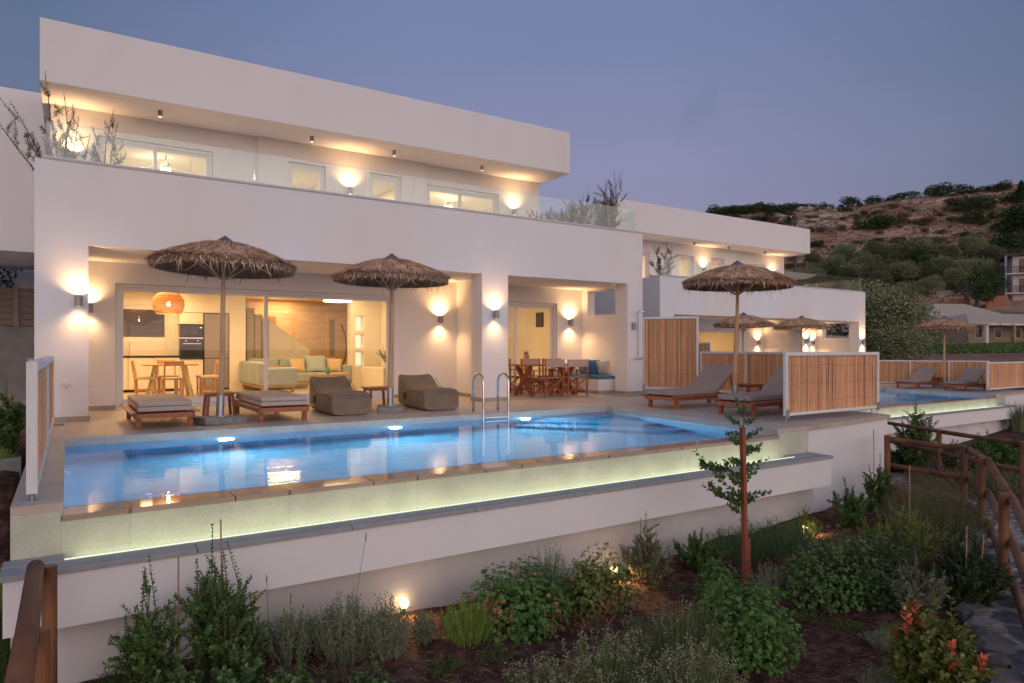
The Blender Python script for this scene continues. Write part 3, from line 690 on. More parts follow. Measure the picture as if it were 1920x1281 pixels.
for (x, y), l in zip(((1.56,15.39),(4.62,15.38),(6.62,15.4),(9.09,15.4)), ('dark cylinder spot under the roof, leftmost of the four', 'dark cylinder spot under the roof, second from the left', 'dark cylinder spot under the roof, third from the left', 'dark cylinder spot under the roof, rightmost of the four')):
    downlight((x,y,5.92), l, 'ceiling spots under the near roof')
for (x, y), l in zip(((4.5,15.4),(6.62,15.4),(9.09,15.4)), ('small ceiling spot under the far villa roof, left one', 'small ceiling spot under the far villa roof, middle one', 'small ceiling spot under the far villa roof, right one')):
    downlight((x+bx,y+by,5.92+bz), l, 'ceiling spots under the far roof')
# ------------------------------------------------------------------ thatched umbrellas
def umbrella(seed=5):
    rnd = random.Random(seed)
    t = thing('thatched_umbrella', '', 'umbrella')
    R = 1.03
    def zc(r): u = r/R; return 2.77-.24*u-.11*u*u+.02*sin(u*pi)          # roof height over radius
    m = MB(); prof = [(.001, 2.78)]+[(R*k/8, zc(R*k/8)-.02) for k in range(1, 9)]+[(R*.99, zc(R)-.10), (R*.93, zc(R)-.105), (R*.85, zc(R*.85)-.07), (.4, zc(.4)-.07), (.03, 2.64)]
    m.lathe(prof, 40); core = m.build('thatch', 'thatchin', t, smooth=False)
    m = MB()
    for i in range(4600):                                                      # straw blades lying down the slope
        a = rnd.uniform(0, 2*pi); r0 = R*sqrt(rnd.uniform(.002, .92)); l = rnd.uniform(.16, .40); r1 = min(r0+l, R+rnd.uniform(-.03,.05))
        da = rnd.gauss(0, .06); w = rnd.uniform(.006, .013); lift = rnd.uniform(-.01, .035)
        p0 = Vector((r0*cos(a), r0*sin(a), zc(r0)+rnd.uniform(-.015,.015))); a1 = a+da
        sag = .03*noise.noise(Vector((cos(a)*1.5+seed, sin(a)*1.5, 0)))*(r1/R)**2; r1 *= 1+.03*noise.noise(Vector((cos(a)*4+seed, sin(a)*4, 1))); p1 = Vector((r1*cos(a1), r1*sin(a1), zc(r1)+lift+sag)); s = Vector((-sin(a), cos(a), rnd.uniform(-.4,.4)))*w
        m.add([p0-s*.7, p0+s*.7, p1+s*.5, p1-s*.5], [(0,1,2,3)])
    for i in range(3000):                                                      # eave fringe
        a = rnd.uniform(0, 2*pi); r0 = R-rnd.uniform(0,.09); l = rnd.uniform(.015, .065) if rnd.random() < .96 else rnd.uniform(.10,.24); w = rnd.uniform(.004,.009)
        z0 = zc(r0)-rnd.uniform(0,.10); out = rnd.uniform(-.15,.55)*l
        p0 = Vector((r0*cos(a), r0*sin(a), z0)); pm = Vector(((r0+out*.7)*cos(a), (r0+out*.7)*sin(a), z0-l*.4)); p1 = Vector(((r0+out)*cos(a+rnd.gauss(0,.03)), (r0+out)*sin(a+rnd.gauss(0,.03)), z0-l))
        s = Vector((-sin(a), cos(a), 0))*w
        m.add([p0-s, p0+s, pm+s*.8, pm-s*.8, p1], [(0,1,2,3),(3,2,4)])
    for i in range(420):                                                        # stray upright wisps
        a = rnd.uniform(0, 2*pi); r0 = R*rnd.uniform(.15, 1); l = rnd.uniform(.05,.13); w = .0035
        p0 = Vector((r0*cos(a), r0*sin(a), zc(r0))); p1 = p0+Vector((cos(a+rnd.gauss(0,.7))*l, sin(a+rnd.gauss(0,.7))*l, l*rnd.uniform(0,.6)))
        s = Vector((-sin(a), cos(a), 0))*w; m.add([p0-s, p0+s, p1], [(0,1,2)])
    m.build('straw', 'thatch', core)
    m = MB(); m.lathe([(.001,2.855),(.125,2.765),(.13,2.75),(.10,2.745)], 20); m.build('cap', 'blue_cap', t)
    m = MB(); pts = [(.012*sin(z*2.3), .010*cos(z*1.7), z) for z in [.30+.25*k for k in range(10)]]
    m.tube(pts, [.045-.0018*k for k in range(10)], 14); m.build('pole', 'pole', t, smooth=True)
    m = MB(); m.tube([(0,0,.10),(0,0,.42)], .056, 18); m.tube([(0,0,.10),(0,0,.115)], .12, 18); m.tube([(.05,0,.36),(.075,0,.36)], .012, 8); m.build('sleeve', 'galv', t, smooth=False, bevel=.003)
    m = MB(); m.box(-.33,-.22,0,.33,.22,.10); m.build('base_slab', 'conc', t, bevel=.012)
    for k in range(8):
        a = 2*pi*k/8+.2; m = MB(); m.tube([(.04*cos(a),.04*sin(a),2.18),(.55*cos(a),.55*sin(a),zc(.55)-.09)], .011, 6); m.tube([(.1*cos(a),.1*sin(a),2.64),(1.0*cos(a),1.0*sin(a),zc(1.)-.09)], .014, 6)
        m.build('rib', 'pole', t)
    m = MB(); q = [(1.0*cos(2*pi*k/32), 1.0*sin(2*pi*k/32), zc(1.)-.10) for k in range(33)]; m.tube(q, .013, 6); m.build('ring', 'reedback', t)
    return t
UG = 'thatched straw umbrellas on wooden poles'
u0 = umbrella()
ul = [((1.93,11.08,0), .3, 'thatched umbrella on a concrete slab between the flat loungers, nearest the left pillar'),
      ((4.87,11.52,0), 1.2, 'thatched umbrella standing between the two bean bag loungers'),
      ((10.9,8.78,0), 2.2, 'thatched umbrella on a pale pole behind the grey loungers, right of the shower'),
      ((28.9,13.23,-.41), 3.0, 'distant thatched umbrella at the far right beside the second pool loungers'),
      (tuple(FW(1394,24.3,-.41)), 4.1, 'small far thatched umbrella, the left of two in front of the second villa'),
      (tuple(FW(1503,26.6,-.41)), 5.2, 'small far thatched umbrella, the right of two in front of the second villa')]
u0.location = ul[0][0]; u0.rotation_euler.z = ul[0][1]; u0['label'] = ul[0][2]; u0['group'] = UG
u1 = umbrella(6); u1.location = ul[1][0]; u1.rotation_euler.z = ul[1][1]; u1['label'] = ul[1][2]; u1['group'] = UG; u1.rotation_euler.x = .012
u2 = umbrella(7); u2.location = ul[2][0]; u2.rotation_euler.z = ul[2][1]; u2['label'] = ul[2][2]; u2['group'] = UG; u2.rotation_euler.y = -.015
bpy.context.view_layer.update()
for l in ul[3:]: dup(u0, *l, UG)
u0.rotation_euler.y = .03

# ------------------------------------------------------------------ loungers
def lounger(flat, cush):
    """long axis along +Y, foot end at y=0"""
    t = thing('sun_lounger', '', 'sun lounger')
    m = MB(); L = 1.95
    for sx in (-.36, .36): m.box(sx-.022, 0, .155, sx+.022, L, .225)
    m.box(-.338, .0, .155, .338, .03, .225); m.box(-.338, L-.03, .155, .338, L, .225)
    for k in range(3): m.box(-.336, .4+.5*k, .16, .336, .45+.5*k, .2)
    m.build('frame', 'teak', t, bevel=.004)
    for sx in (-.40, .40):
        m = MB(); m.box(sx-.045, -.03, .227, sx+.045, L+.03, .247); m.build('side_board', 'teaky', t, bevel=.004)
    for sx, sy in ((-.33,.10),(.33,.10),(-.33,L-.12),(.33,L-.12)):
        m = MB(); m.box(sx-.032, sy-.032, 0, sx+.032, sy+.032, .156); m.build('leg', 'teak', t, bevel=.004)
    yb = 1.22
    def pad(m, y0, y1, z0, z1): m.box(-.34, y0, z0, .34, y1, z1)
    if flat:
        for k in range(2):
            m = MB(); m.box(-.345, .01, .25+.071*k, .345, 1.235, .25+.071*k+.067); m.box(-.345, 1.245, .25+.071*k, .345, L-.03, .25+.071*k+.067)
            m.build('cushion', cush, t, bevel=.018, seg=3)
        m = MB(); m.box(-.335,.02,.3155,.335,L-.05,.3225); m.build('seam', 'pipe', t)
    else:
        m = MB(); m.box(-.34, .01, .25, .34, yb, .345); m.build('cushion', cush, t, bevel=.02, seg=3)
        a = radians(38); c, s = cos(a), sin(a)
        def rot(y, z): return (yb+.01+(y*c-z*s), .255+y*s+z*c)
        m = MB(); vs = []
        for x in (-.34,.34):
            for y, z in ((0,0),(.80,0),(.80,.10),(0,.10)):
                q = rot(y, z); vs.append((x, q[0], q[1]))
        m.add(vs, [(0,1,2,3),(7,6,5,4),(0,4,5,1),(1,5,6,2),(2,6,7,3),(3,7,4,0)]); m.build('back_cushion', cush, t, bevel=.02, seg=3)
        m = MB()
        for sx in (-.30,.30):
            p, q = rot(0,-.02), rot(.78,-.02); m.bar((sx,p[0],p[1]),(sx,q[0],q[1]),.04,.03)
        for k in range(6):
            p = rot(.08+.13*k,-.012); m.bar((-.3,p[0],p[1]),(.3,p[0],p[1]),.07,.016)
        m.build('backrest', 'teak', t)
        for sx in (-.28,.28):
            p = rot(.62,-.03); m = MB(); m.bar((sx,p[0],p[1]),(sx,L-.1,.2),.025,.03); m.build('prop', 'teak', t)
    return t
LG1 = 'flat sun loungers on the terrace'; LG2 = 'sun loungers with raised grey backs'
l = lounger(True, 'cush'); l.location = (1.15,10.68,0); l['label'] = 'flat teak lounger with beige cushions, left of the first thatched umbrella'; l['group'] = LG1
bpy.context.view_layer.update()
dup(l, (2.80,10.72,0), 0, 'flat teak lounger with beige cushions, between the first umbrella and a bean bag', LG1)
l = lounger(False, 'cush2'); l.location = (9.40,9.32,0); l.rotation_euler.z = -pi/2+.03; l['label'] = 'grey cushioned lounger with raised back in front of the tall bamboo screen'; l['group'] = LG2
for p, r, s in (((9.45,7.65,0),-pi/2+.02,'grey cushioned lounger partly hidden behind the front bamboo panel'),
                ((27.2,13.85,-.41),-pi/2+.04,'far grey lounger left of the distant umbrella pole'),
                ((27.35,12.2,-.41),-pi/2+.04,'far grey lounger right of the distant umbrella pole')): dup(l, p, r, s, LG2)

def beanbag():
    t = thing('bean_bag_lounger', '', 'bean bag lounger')
    prof = [(.06,.05,.30,.25),(.0,.02,.36,.33),(.03,.0,.385,.35),(.25,.0,.40,.37),(.5,.0,.385,.375),(.75,.0,.37,.375),(1.0,.0,.39,.375),(1.15,.0,.46,.37),(1.28,.0,.56,.365),(1.38,.0,.625,.36),(1.46,.0,.62,.35),(1.55,.01,.52,.34),(1.63,.03,.42,.31)]
    rnd = random.Random(3); n = 28; vs = []; fs = []
    for j, (y, z0, z1, hw) in enumerate(prof):
        for k in range(n):
            a = 2*pi*k/n; c, s = cos(a), sin(a); e = .38
            x = hw*(abs(c)**e)*(1 if c > 0 else -1); u = (abs(s)**e)*(1 if s > 0 else -1)
            zz = (z0+z1)/2+(z1-z0)/2*u
            if u > 0: zz += (.06 if j in (8,9,10) else .0)*(abs(x)/hw)**3 - (.03*(1-(x/hw)**2) if j > 6 else -.02*(1-(x/hw)**2))
            yy = y+ (.12*max(0,u) if 8 <= j <= 10 else 0)
            x += .008*noise.noise(Vector((x*7,y*7,zz*7))); zz += .010*noise.noise(Vector((x*9,y*6,5+zz*4))) if u > -.5 else 0
            vs.append((x, yy, max(zz,0)))
    for j in range(len(prof)-1):
        for k in range(n): fs.append((j*n+k,(j+1)*n+k,(j+1)*n+(k+1)%n,j*n+(k+1)%n))
    fs.append(tuple(range(n))); o = (len(prof)-1)*n; fs.append(tuple(range(o+n-1,o-1,-1)))
    m = MB(); m.add(vs, fs); m.build('bag', 'bag', t, smooth=True, sub=2)
    m = MB()
    for sx in (-1,1): m.tube([(sx*.36,.02,.30),(sx*.372,.3,.355),(sx*.378,.7,.33),(sx*.378,1.0,.36),(sx*.365,1.3,.54)], .006, 6)
    m.build('piping', 'bagd', t)
    m = MB(); m.box(-.392,.92,.16,-.372,1.08,.30); m.build('side_pocket', 'bagd', t, bevel=.008)
    return t
b = beanbag(); b.location = (4.02,11.12,0); b.rotation_euler.z = -.05; b['label'] = 'taupe bean bag lounger between the flat lounger and the second umbrella'; b['group'] = 'taupe bean bag loungers'
dup(b, (5.72,11.12,0), -.10, 'taupe bean bag lounger right of the second umbrella', 'taupe bean bag loungers')

def side_table():
    t = thing('side_table', '', 'side table')
    m = MB()
    for k in range(5): m.box(-.24, -.215+.088*k, .375, .24, -.215+.088*k+.078, .395)
    m.build('table_top', 'teak', t, bevel=.003)
    m = MB(); m.box(-.2,-.18,.33,.2,-.155,.374); m.box(-.2,.155,.33,.2,.18,.374); m.box(-.2,-.155,.33,-.175,.155,.374); m.box(.175,-.155,.33,.2,.155,.374); m.build('apron', 'teak', t)
    for sx in (-1,1):
        for sy in (-1,1):
            m = MB(); m.bar((sx*.185,sy*.16,.375),(sx*.215,sy*.175,0),.045,.045); m.build('leg', 'teak', t, bevel=.003)
    return t
q = side_table(); q.location = (2.14,12.35,0); q['label'] = 'small teak side table behind the first umbrella pole'; q['group'] = 'teak side tables'
for p, l in (((5.0,12.45,0),'small teak side table behind the second umbrella pole'), ((11.9,9.25,0),'small teak side table behind the third umbrella between raised loungers'), ((29.4,13.6,-.41),'small far table beside the distant umbrella pole')):
    dup(q, p, 0, l, 'teak side tables')

# ------------------------------------------------------------------ dining set on the porch
def director_chair():
    t = thing('director_chair', '', 'chair')
    for sx in (-1,1):
        m = MB(); m.bar((sx*.27,-.22,0),(sx*.27,-.22,.60),.035,.03); m.build('leg', 'teak', t)
        m = MB(); m.bar((sx*.27,.22,0),(sx*.27,.24,.88),.035,.03); m.build('leg', 'teak', t)
        m = MB(); m.box(sx*.27-.03,-.27,.60,sx*.27+.03,.25,.622); m.build('armrest', 'teak', t, bevel=.004)
        
        for zz in (.10,.42):
            m = MB(); m.bar((sx*.27,-.22,zz),(sx*.27,.22,zz),.025,.03); m.build('side_rail', 'teak', t)
    for y in (-.19,.19):
        m = MB(); m.bar((-.26,y,.10),(.26,y+.012,.44),.03,.022,(0,1,0)); m.build('crossed_brace', 'teak', t)
        m = MB(); m.bar((.26,y+.03,.10),(-.26,y+.03,.44),.03,.022,(0,1,0)); m.build('crossed_brace', 'teak', t)
    m = MB(); m.box(-.26,-.21,.44,.26,.21,.455); m.build('seat', 'sling', t, bevel=.005)
    m = MB(); m.box(-.285,.225,.70,.285,.262,.875); m.build('back_sling', 'sling', t, bevel=.008)
    return t
c = director_chair(); DG = 'director chairs round the porch table'
c.location = (9.52,13.05,0); c.rotation_euler.z = pi+.06; c['label'] = 'teak director chair in front of the X legged table, back to the pool, left one'; c['group'] = DG
for p, r, l in (((10.22,13.02,0),pi-.10,'teak director chair in front of the X legged table, back to the pool, right one'),
                ((9.10,14.22,0),0.05,'teak director chair behind the left end of the X legged table'),
                ((9.95,14.20,0),-.05,'teak director chair behind the middle of the X legged table'),
                ((10.62,14.2,0),-.05,'teak director chair behind the right end of the X legged table')): dup(c, p, r, l, DG)
def dining_table():
    t = thing('dining_table', 'dark teak porch table on two crossed X legs among director chairs', 'table', (9.85,13.62,0))
    m = MB()
    for k in range(6): m.box(-.9,-.42+.142*k,.72,.9,-.42+.142*k+.134,.75)
    m.build('table_top', 'teak', t, bevel=.003)
    for sx in (-.65,.62):
        for s in (-1,1):
            m = MB(); m.bar((sx+.02*s,-.34*s,0),(sx+.02*s,.34*s,.72),.05,.11,(0,1,.5)); m.build('crossed_leg', 'teak', t, bevel=.004)
    m = MB(); m.bar((-.65,0,.36),(.62,0,.36),.045,.14); m.build('stretcher', 'teak', t)
dining_table()
def cushion(name, label, cat, loc, rz, mt, w=.45, h=.42, d=.14, tilt=.35, group=None):
    t = MB(); n = 7; vs = []; 
    for sgn in (1,-1):
        for j in range(n):
            for i in range(n):
                u = i/(n-1)*2-1; v = j/(n-1)*2-1
                bulge = (1-u**4)*(1-v**4)
                pin = 1-.10*(1-abs(v))*abs(u)**3; pin2 = 1-.10*(1-abs(u))*abs(v)**3
                vs.append((u*w/2*pin, sgn*(d/2*bulge**.6+.004), h/2+v*h/2*pin2))
    fs = []
    for s in range(2):
        o = s*n*n
        for j in range(n-1):
            for i in range(n-1):
                f = (o+j*n+i, o+j*n+i+1, o+(j+1)*n+i+1, o+(j+1)*n+i); fs.append(f if s else f[::-1])
    ed = [i for i in range(n)]+[j*n+n-1 for j in range(1,n)]+[(n-1)*n+i for i in range(n-2,-1,-1)]+[j*n for j in range(n-2,0,-1)]
    for a, b in zip(ed, ed[1:]+ed[:1]): fs.append((a, b, b+n*n, a+n*n))
    t.add(vs, fs); o = t.build(name, mt, smooth=True, sub=1); o.location = loc; o.rotation_euler = (-tilt, 0, rz)
    return tag(o, label, cat, group)
o = MB(); o.box(11.12,13.12,.361,11.74,14.55,.44); tag(o.build('bench_cushion', 'bluecush', bevel=.015), 'long blue seat cushion on the white built-in porch bench', 'cushion')
CG = 'cushions on the porch bench'
cushion('scatter_cushion', 'plain blue scatter cushion in the middle of the porch bench', 'cushion', (11.42,13.68,.445), pi/2+.5, 'bluecush', .48, .44, group=CG)
cushion('scatter_cushion', 'cream scatter cushion at the right end of the porch bench', 'cushion', (11.52,13.32,.445), pi/2+.3, 'cream', .42, .42, group=CG)
cushion('scatter_cushion', 'pale blue striped scatter cushion left of the plain blue one on the bench', 'cushion', (11.50,14.05,.445), pi/2+.4, 'bluestripe', .46, .44, group=CG)
cushion('scatter_cushion', 'cream scatter cushion in the corner by the dining porch wall', 'cushion', (11.3,14.40,.445), .1, 'cream', .46, .40, group=CG)

# ------------------------------------------------------------------ pool ladder, shower, tap, drains
def ladder():
    t = thing('pool_ladder', 'stainless steel pool ladder with two arched handrails at the far pool edge', 'pool ladder', (6.25,10.3,0))
    for sx in (-.255,.255):
        pts = [(sx,.16,0),(sx,.16,.52)]+[(sx,-.015+.175*cos(a),.52+.175*sin(a)) for a in [pi*k/10 for k in range(1,10)]]+[(sx,-.19,.52),(sx,-.19,-.1),(sx,-.19,-.9)]
        m = MB(); m.tube(pts, .021, 12); m.build('handrail', 'steel', t, smooth=True)
        m = MB(); m.tube([(sx,.16,.004),(sx,.16,.02)], .045, 16); m.build('flange', 'steel', t)
    for z in (-.06,-.32,-.58):
        m = MB(); m.box(-.235,-.235,z-.012,.235,-.155,z+.012); m.build('tread', 'steel', t, bevel=.005)
ladder()
def shower():
    t = thing('outdoor_shower', 'chrome outdoor shower on the right pillar beside the tall bamboo screen', 'shower', (11.80,12.48,0))
    m = MB(); m.tube([(0,-.05,.90),(0,-.05,2.02),(0,-.07,2.07),(0,-.13,2.09),(0,-.20,2.06)], .010, 8); m.build('riser_pipe', 'steel', t, smooth=True)
    m = MB(); m.tube([(0,-.20,2.06),(0,-.20,2.045)], [.02,.085], 20); m.tube([(0,-.20,2.045),(0,-.20,2.035)], .085, 20); m.build('shower_head', 'steel', t)
    m = MB(); m.tube([(-.11,-.05,.90),(.11,-.05,.90)], .022, 12); m.tube([(-.11,-.02,.90),(-.15,-.05,.90)], .03, 12); m.tube([(.11,-.05,.90),(.15,-.05,.90)], .03, 12); m.build('mixer', 'steel', t)
    m = MB(); m.box(-.17,-.05,1.60,-.05,-.002,1.78); m.build('wall_box', 'lampm', t, bevel=.005)
shower()
t = thing('wall_tap', 'small chrome garden tap on the front of the leftmost pillar', 'tap', (0,12.48,.575))
m = MB(); m.tube([(0,0,0),(0,-.05,0)], .022, 12); m.tube([(0,-.05,0),(0,-.09,-.005),(0,-.10,-.04)], .010, 8); m.build('spout', 'steel', t)
m = MB(); m.bar((0,-.045,.012),(-.10,-.06,.03),.018,.008); m.build('handle', 'steel', t)
m = MB(); m.tube([(0,0,0),(0,-.012,0)], .035, 14); m.build('rose', 'steel', t)
o = MB(); o.box(.33,14.548,.35,.43,14.559,.40); tag(o.build('wall_socket', 'white', bevel=.003), 'white outdoor socket low on the wall at the left end of the porch', 'socket')
o = MB(); o.box(11.0,12.0,.003,11.9,12.8,.012)
for k in range(10): o.box(11.03+.087*k,12.02,.0125,11.03+.087*k+.05,12.78,.02)
tag(o.build('shower_tray', 'deck2', bevel=.003), 'flat slatted shower tray on the terrace below the shower', 'shower tray')

# ------------------------------------------------------------------ bamboo screens
def screen(p0, p1, z0, z1, nb, label, group, base=0., seed=1, fr=.055, dense=.0125, feet=True, rail_low=True, thick=.05, backed=True):
    a = math.atan2(p1[1]-p0[1], p1[0]-p0[0]); L = sqrt((p1[0]-p0[0])**2+(p1[1]-p0[1])**2)
    t = thing('bamboo_screen', label, 'screen', (p0[0],p0[1],base), a, group); rnd = random.Random(seed)
    xs = [L*k/nb for k in range(nb+1)]
    for k, x in enumerate(xs):
        m = MB(); x0 = max(0, x-fr/2); x0 = min(x0, L-fr); m.box(x0,-thick/2,z0,x0+fr,thick/2,z1); m.build('post', 'whitewood', t, bevel=.003)
    for i in range(nb):
        a0 = (fr if i == 0 else xs[i]+fr/2); a1 = (L-fr if i == nb-1 else xs[i+1]-fr/2)
        m = MB(); m.box(a0,-thick/2+.001,z1-fr,a1,thick/2-.001,z1-.001); m.build('top_rail', 'whitewood', t, bevel=.002)
        m = MB(); m.box(a0,-thick/2+.001,z0,a1,thick/2-.001,z0+fr*.8); m.build('bottom_rail', 'whitewood', t, bevel=.002)
        m = MB(); x = a0+.005
        while x < a1-.005:
            r = rnd.uniform(.4,.62)*dense; top = z1-fr-rnd.uniform(0,.02)*(1 if rnd.random() < .9 else 2); 
            j = rnd.gauss(0,.003); y = rnd.gauss(0,.003)-.008
            m.tube([(x,y,z0+fr*.8),(x+j+rnd.gauss(0,.002),y+rnd.gauss(0,.003),(z0+z1)/2),(x+j,y,top)], [r,r*rnd.uniform(.92,1.08),r*rnd.uniform(.8,1.)], 5, cap=False); x += r*2*rnd.uniform(.9,1.06)+(.012 if rnd.random() < .012 else 0)
        rp = m.build('reed_mat', 'reed', t)
        w = MB()
        for q in (.18,.5,.82):
            zz = z0+fr+(z1-z0-2*fr)*q; pts = [(a0+(a1-a0)*k/24, -.017+.002*sin(k*2.1), zz+.012*sin(k*.7+i+q*9)) for k in range(25)]; w.tube(pts, .0016, 4, cap=False)
        w.build('tie_wire', 'wire', rp)
        if backed:
            m = MB(); m.box(a0,.004,z0+fr*.8,a1,.010,z1-fr); m.build('backing', 'reedback', t)
    if feet:
        for k, x in enumerate(xs):
            xx = min(max(x, fr*.7), L-fr*.7)
            m = MB(); m.box(xx-.04,-.032,max(z0-.03,0.02),xx+.04,-.026,z0+.10); m.tube([(xx,0,.0),(xx,0,z0)], .008, 8); m.box(xx-.05,-.04,.001,xx+.05,.04,.008); m.build('foot_bracket', 'galv', t)
    return t
BG = 'white framed bamboo screens'
screen((9.08,6.40),(11.72,6.43), .11, 1.075, 1, 'low front bamboo panel with a bright white frame at the corner of the near terrace', BG, seed=1)
screen((12.14,12.62),(12.93,11.5), .13, 1.93, 1, 'tall bamboo screen beside the outdoor shower', BG, seed=2)
screen((12.95,11.45),(11.8,6.55), .13, 1.07, 3, 'low bamboo screen behind the raised loungers and third umbrella', BG, seed=3)
screen((-.22,6.1),(-.20,12.2), .06, 1.03, 2, 'bamboo side screen seen edge on at the left end of the pool', BG, seed=4, fr=.075, thick=.07)
screen((26.95,10.95),(30.1,10.98), .11, 1.075, 1, 'far front bamboo panel cut by the right edge of the photo', BG, base=-.41, seed=5, dense=.02)
screen((28.0,17.1),(30.5,12.3), .11, 1.075, 4, 'far low bamboo screen behind the distant loungers', BG, base=-.41, seed=6, dense=.02, feet=False)
screen(tuple(FW(1300,22.6)[:2]), tuple(FW(1333,22.0)[:2]), .11, 1.76, 1, 'tiny piece of far bamboo screen above the near low screen', BG, base=-.41, seed=7, dense=.03, feet=False)

# ------------------------------------------------------------------ furniture seen through the big window
def interior():
    # kitchen
    t = thing('kitchen_units', 'cream kitchen units with worktop under the kitchen window', 'kitchen units', (1,20.3,0))
    O = (1,20.3,0)
    for i in range(4):
        m = MB(); m.box(.1+.6*i,20.02,.08,.1+.6*i+.592,20.6,.90); m.build('cupboard', 'cabinet', t, off=O, bevel=.003)
    m = MB(); m.box(.05,20.0,.905,2.495,20.61,.95); m.build('worktop', 'blacksteel', t, off=O)
    m = MB(); m.box(2.502,20.04,.013,3.07,20.6,.85); m.box(2.502,20.04,1.80,3.07,20.6,2.1); m.build('tall_cupboard', 'cabinet', t, off=O)
    m = MB(); m.tube([(1.35,20.4,.95),(1.35,20.4,1.25),(1.35,20.36,1.31),(1.35,20.28,1.31),(1.35,20.24,1.24)], .014, 8); m.build('tap', 'steel', t, off=O)
    for nm, lb, z0, z1 in (('oven','black built-in oven below the microwave, left of the fridge',.86,1.40),('microwave','black built-in microwave above the oven',1.44,1.79)):
        t = thing(nm, lb, nm, (2.78,20.02,z0)); O = (2.78,20.02,z0)
        m = MB(); m.box(2.505,20.0,z0,3.065,20.3,z1); m.build('body', 'blacksteel', t, off=O, bevel=.004)
        m = MB(); m.box(2.56,19.993,z0+.06,2.93 if nm[0]=='m' else 3.01,19.999,z1-(.14 if nm[0]=='o' else .07)); m.build('door_glass', 'ovenglass', t, off=O)
        if nm[0] == 'o':
            m = MB(); m.bar((2.56,19.97,z1-.13),(3.01,19.97,z1-.13),.018,.022); m.build('handle', 'steel', t, off=O)
            for x in (2.64,2.93):
                m = MB(); m.tube([(x,20.0,z1-.05),(x,19.975,z1-.05)], .02, 12); m.build('knob', 'steel', t, off=O)
            m = MB(); m.box(2.505,19.995,z1+.002,3.065,20.2,z1+.035); m.build('trim', 'steel', t, off=O)
        else:
            m = MB(); m.box(2.98,19.994,z1-.10,3.03,19.999,z1-.08); m.build('display', 'led_dot', t, off=O)
    t = thing('fridge', 'tall brushed steel fridge freezer beside the ovens', 'fridge', (3.4,20,0)); O = (3.4,20,0)
    m = MB(); m.box(3.08,20.0,.03,3.72,20.6,2.09); m.build('body', 'blacksteel', t, off=O)
    m = MB(); m.box(3.095,19.97,.885,3.705,19.999,2.08); m.build('door', 'fridge', t, off=O, bevel=.004)
    m = MB(); m.box(3.095,19.97,.06,3.705,19.999,.865); m.build('freezer_door', 'fridge', t, off=O, bevel=.004)
    # dining table and chairs
    t = thing('dining_table', 'oak table with pale splayed legs inside the kitchen window', 'table', (2.02,17.9,0))
    m = MB(); m.box(-.56,-.42,.735,.56,.42,.765); m.build('table_top', 'oak', t, bevel=.004)
    for sx in (-1,1):
        for sy in (-1,1):
            m = MB(); m.bar((sx*.30,sy*.22,.735),(sx*.44,sy*.36,.012),.07,.045); m.build('leg', 'oakpale', t)
    c = thing('dining_chair', '', 'chair')
    for sx in (-1,1):
        m = MB(); m.bar((sx*.19,-.19,.012),(sx*.19,-.19,.44),.035,.035); m.build('leg', 'oak', c)
        m = MB(); m.tube([(sx*.19,.19,.012),(sx*.19,.20,.45),(sx*.19,.27,.86)], [.022,.022,.018], 8); m.build('leg', 'oak', c)
        m = MB(); m.bar((sx*.19,-.19,.18),(sx*.19,.19,.18),.02,.03); m.build('stretcher', 'oak', c)
    m = MB(); m.bar((-.21,.255,.80),(.21,.255,.80),.03,.11); m.build('backrest', 'oak', c, bevel=.01)
    m = MB(); m.box(-.22,-.23,.43,.22,.22,.48); m.build('seat', 'cush', c, bevel=.02)
    K = 'oak dining chairs inside the kitchen window'; c['group'] = K
    c.location = (2.0,17.22,0); c.rotation_euler.z = pi; c['label'] = 'oak dining chair in front of the inside table, back to the glass'
    for p, r, l in (((1.5,17.75,0),pi/2-.15,'oak dining chair at the left end of the inside table'),((2.85,17.6,0),-pi/2,'oak dining chair at the right end of the inside table, nearest'),
                    ((2.9,18.25,0),-pi/2+.1,'oak dining chair at the right of the inside table, farther back'),((2.05,18.6,0),0,'oak dining chair behind the inside table')): dup(c, p, r, l, K)
    # rattan pendant
    t = thing('pendant_lamp', 'big round rattan pendant lamp over the inside dining table', 'pendant lamp', (1.88,16.9,2.12)); rnd = random.Random(8)
    m = MB()
    prof = [(.24,-.21),(.30,-.13),(.325,0),(.30,.13),(.22,.22),(.10,.27)]
    for k in range(64):
        a = 2*pi*k/64
        for s in (1,-1):
            pts = [(r*cos(a+s*z*2.2), r*sin(a+s*z*2.2), z) for r, z in prof]; m.tube(pts, .0042, 4, cap=False)
    for r, z in prof+[(.315,.07),(.318,-.06),(.26,.18),(.27,-.17)]:
        m.tube([(r*cos(2*pi*k/28), r*sin(2*pi*k/28), z) for k in range(29)], .006, 5, cap=False)
    m.build('shade', 'rattan', t)
    m = MB(); m.lathe([(0,-.05),(.03,-.03),(.035,0),(.02,.04),(0,.06)], 12); m.build('bulb', 'bulb', t)
    m = MB(); m.tube([(0,0,.06),(0,0,.57)], .005, 6); m.build('cord', 'blacksteel', t)
    lampobj('bulb_light', 'POINT', t, (0,0,-.08), 14, WARMI, shadow_soft_size=.03)
    # sofa
    t = thing('corner_sofa', 'sage green L-shaped sofa on oak feet inside the big window', 'sofa', (4.9,18.6,0)); O = (4.9,18.6,0)
    m = MB(); m.box(4.0,17.7,.14,6.9,17.78+.0,.18) if False else m.box(4.05,17.75,.14,4.9,20.2,.19); m.box(4.9,19.3,.14,6.9,20.2,.189); m.build('plinth', 'oak', t, off=O)
    m = MB(); m.box(4.05,17.75,.192,4.88,20.2,.45); m.box(4.885,19.3,.192,6.9,20.2,.45); m.build('seat', 'sofa', t, off=O, bevel=.04, seg=3)
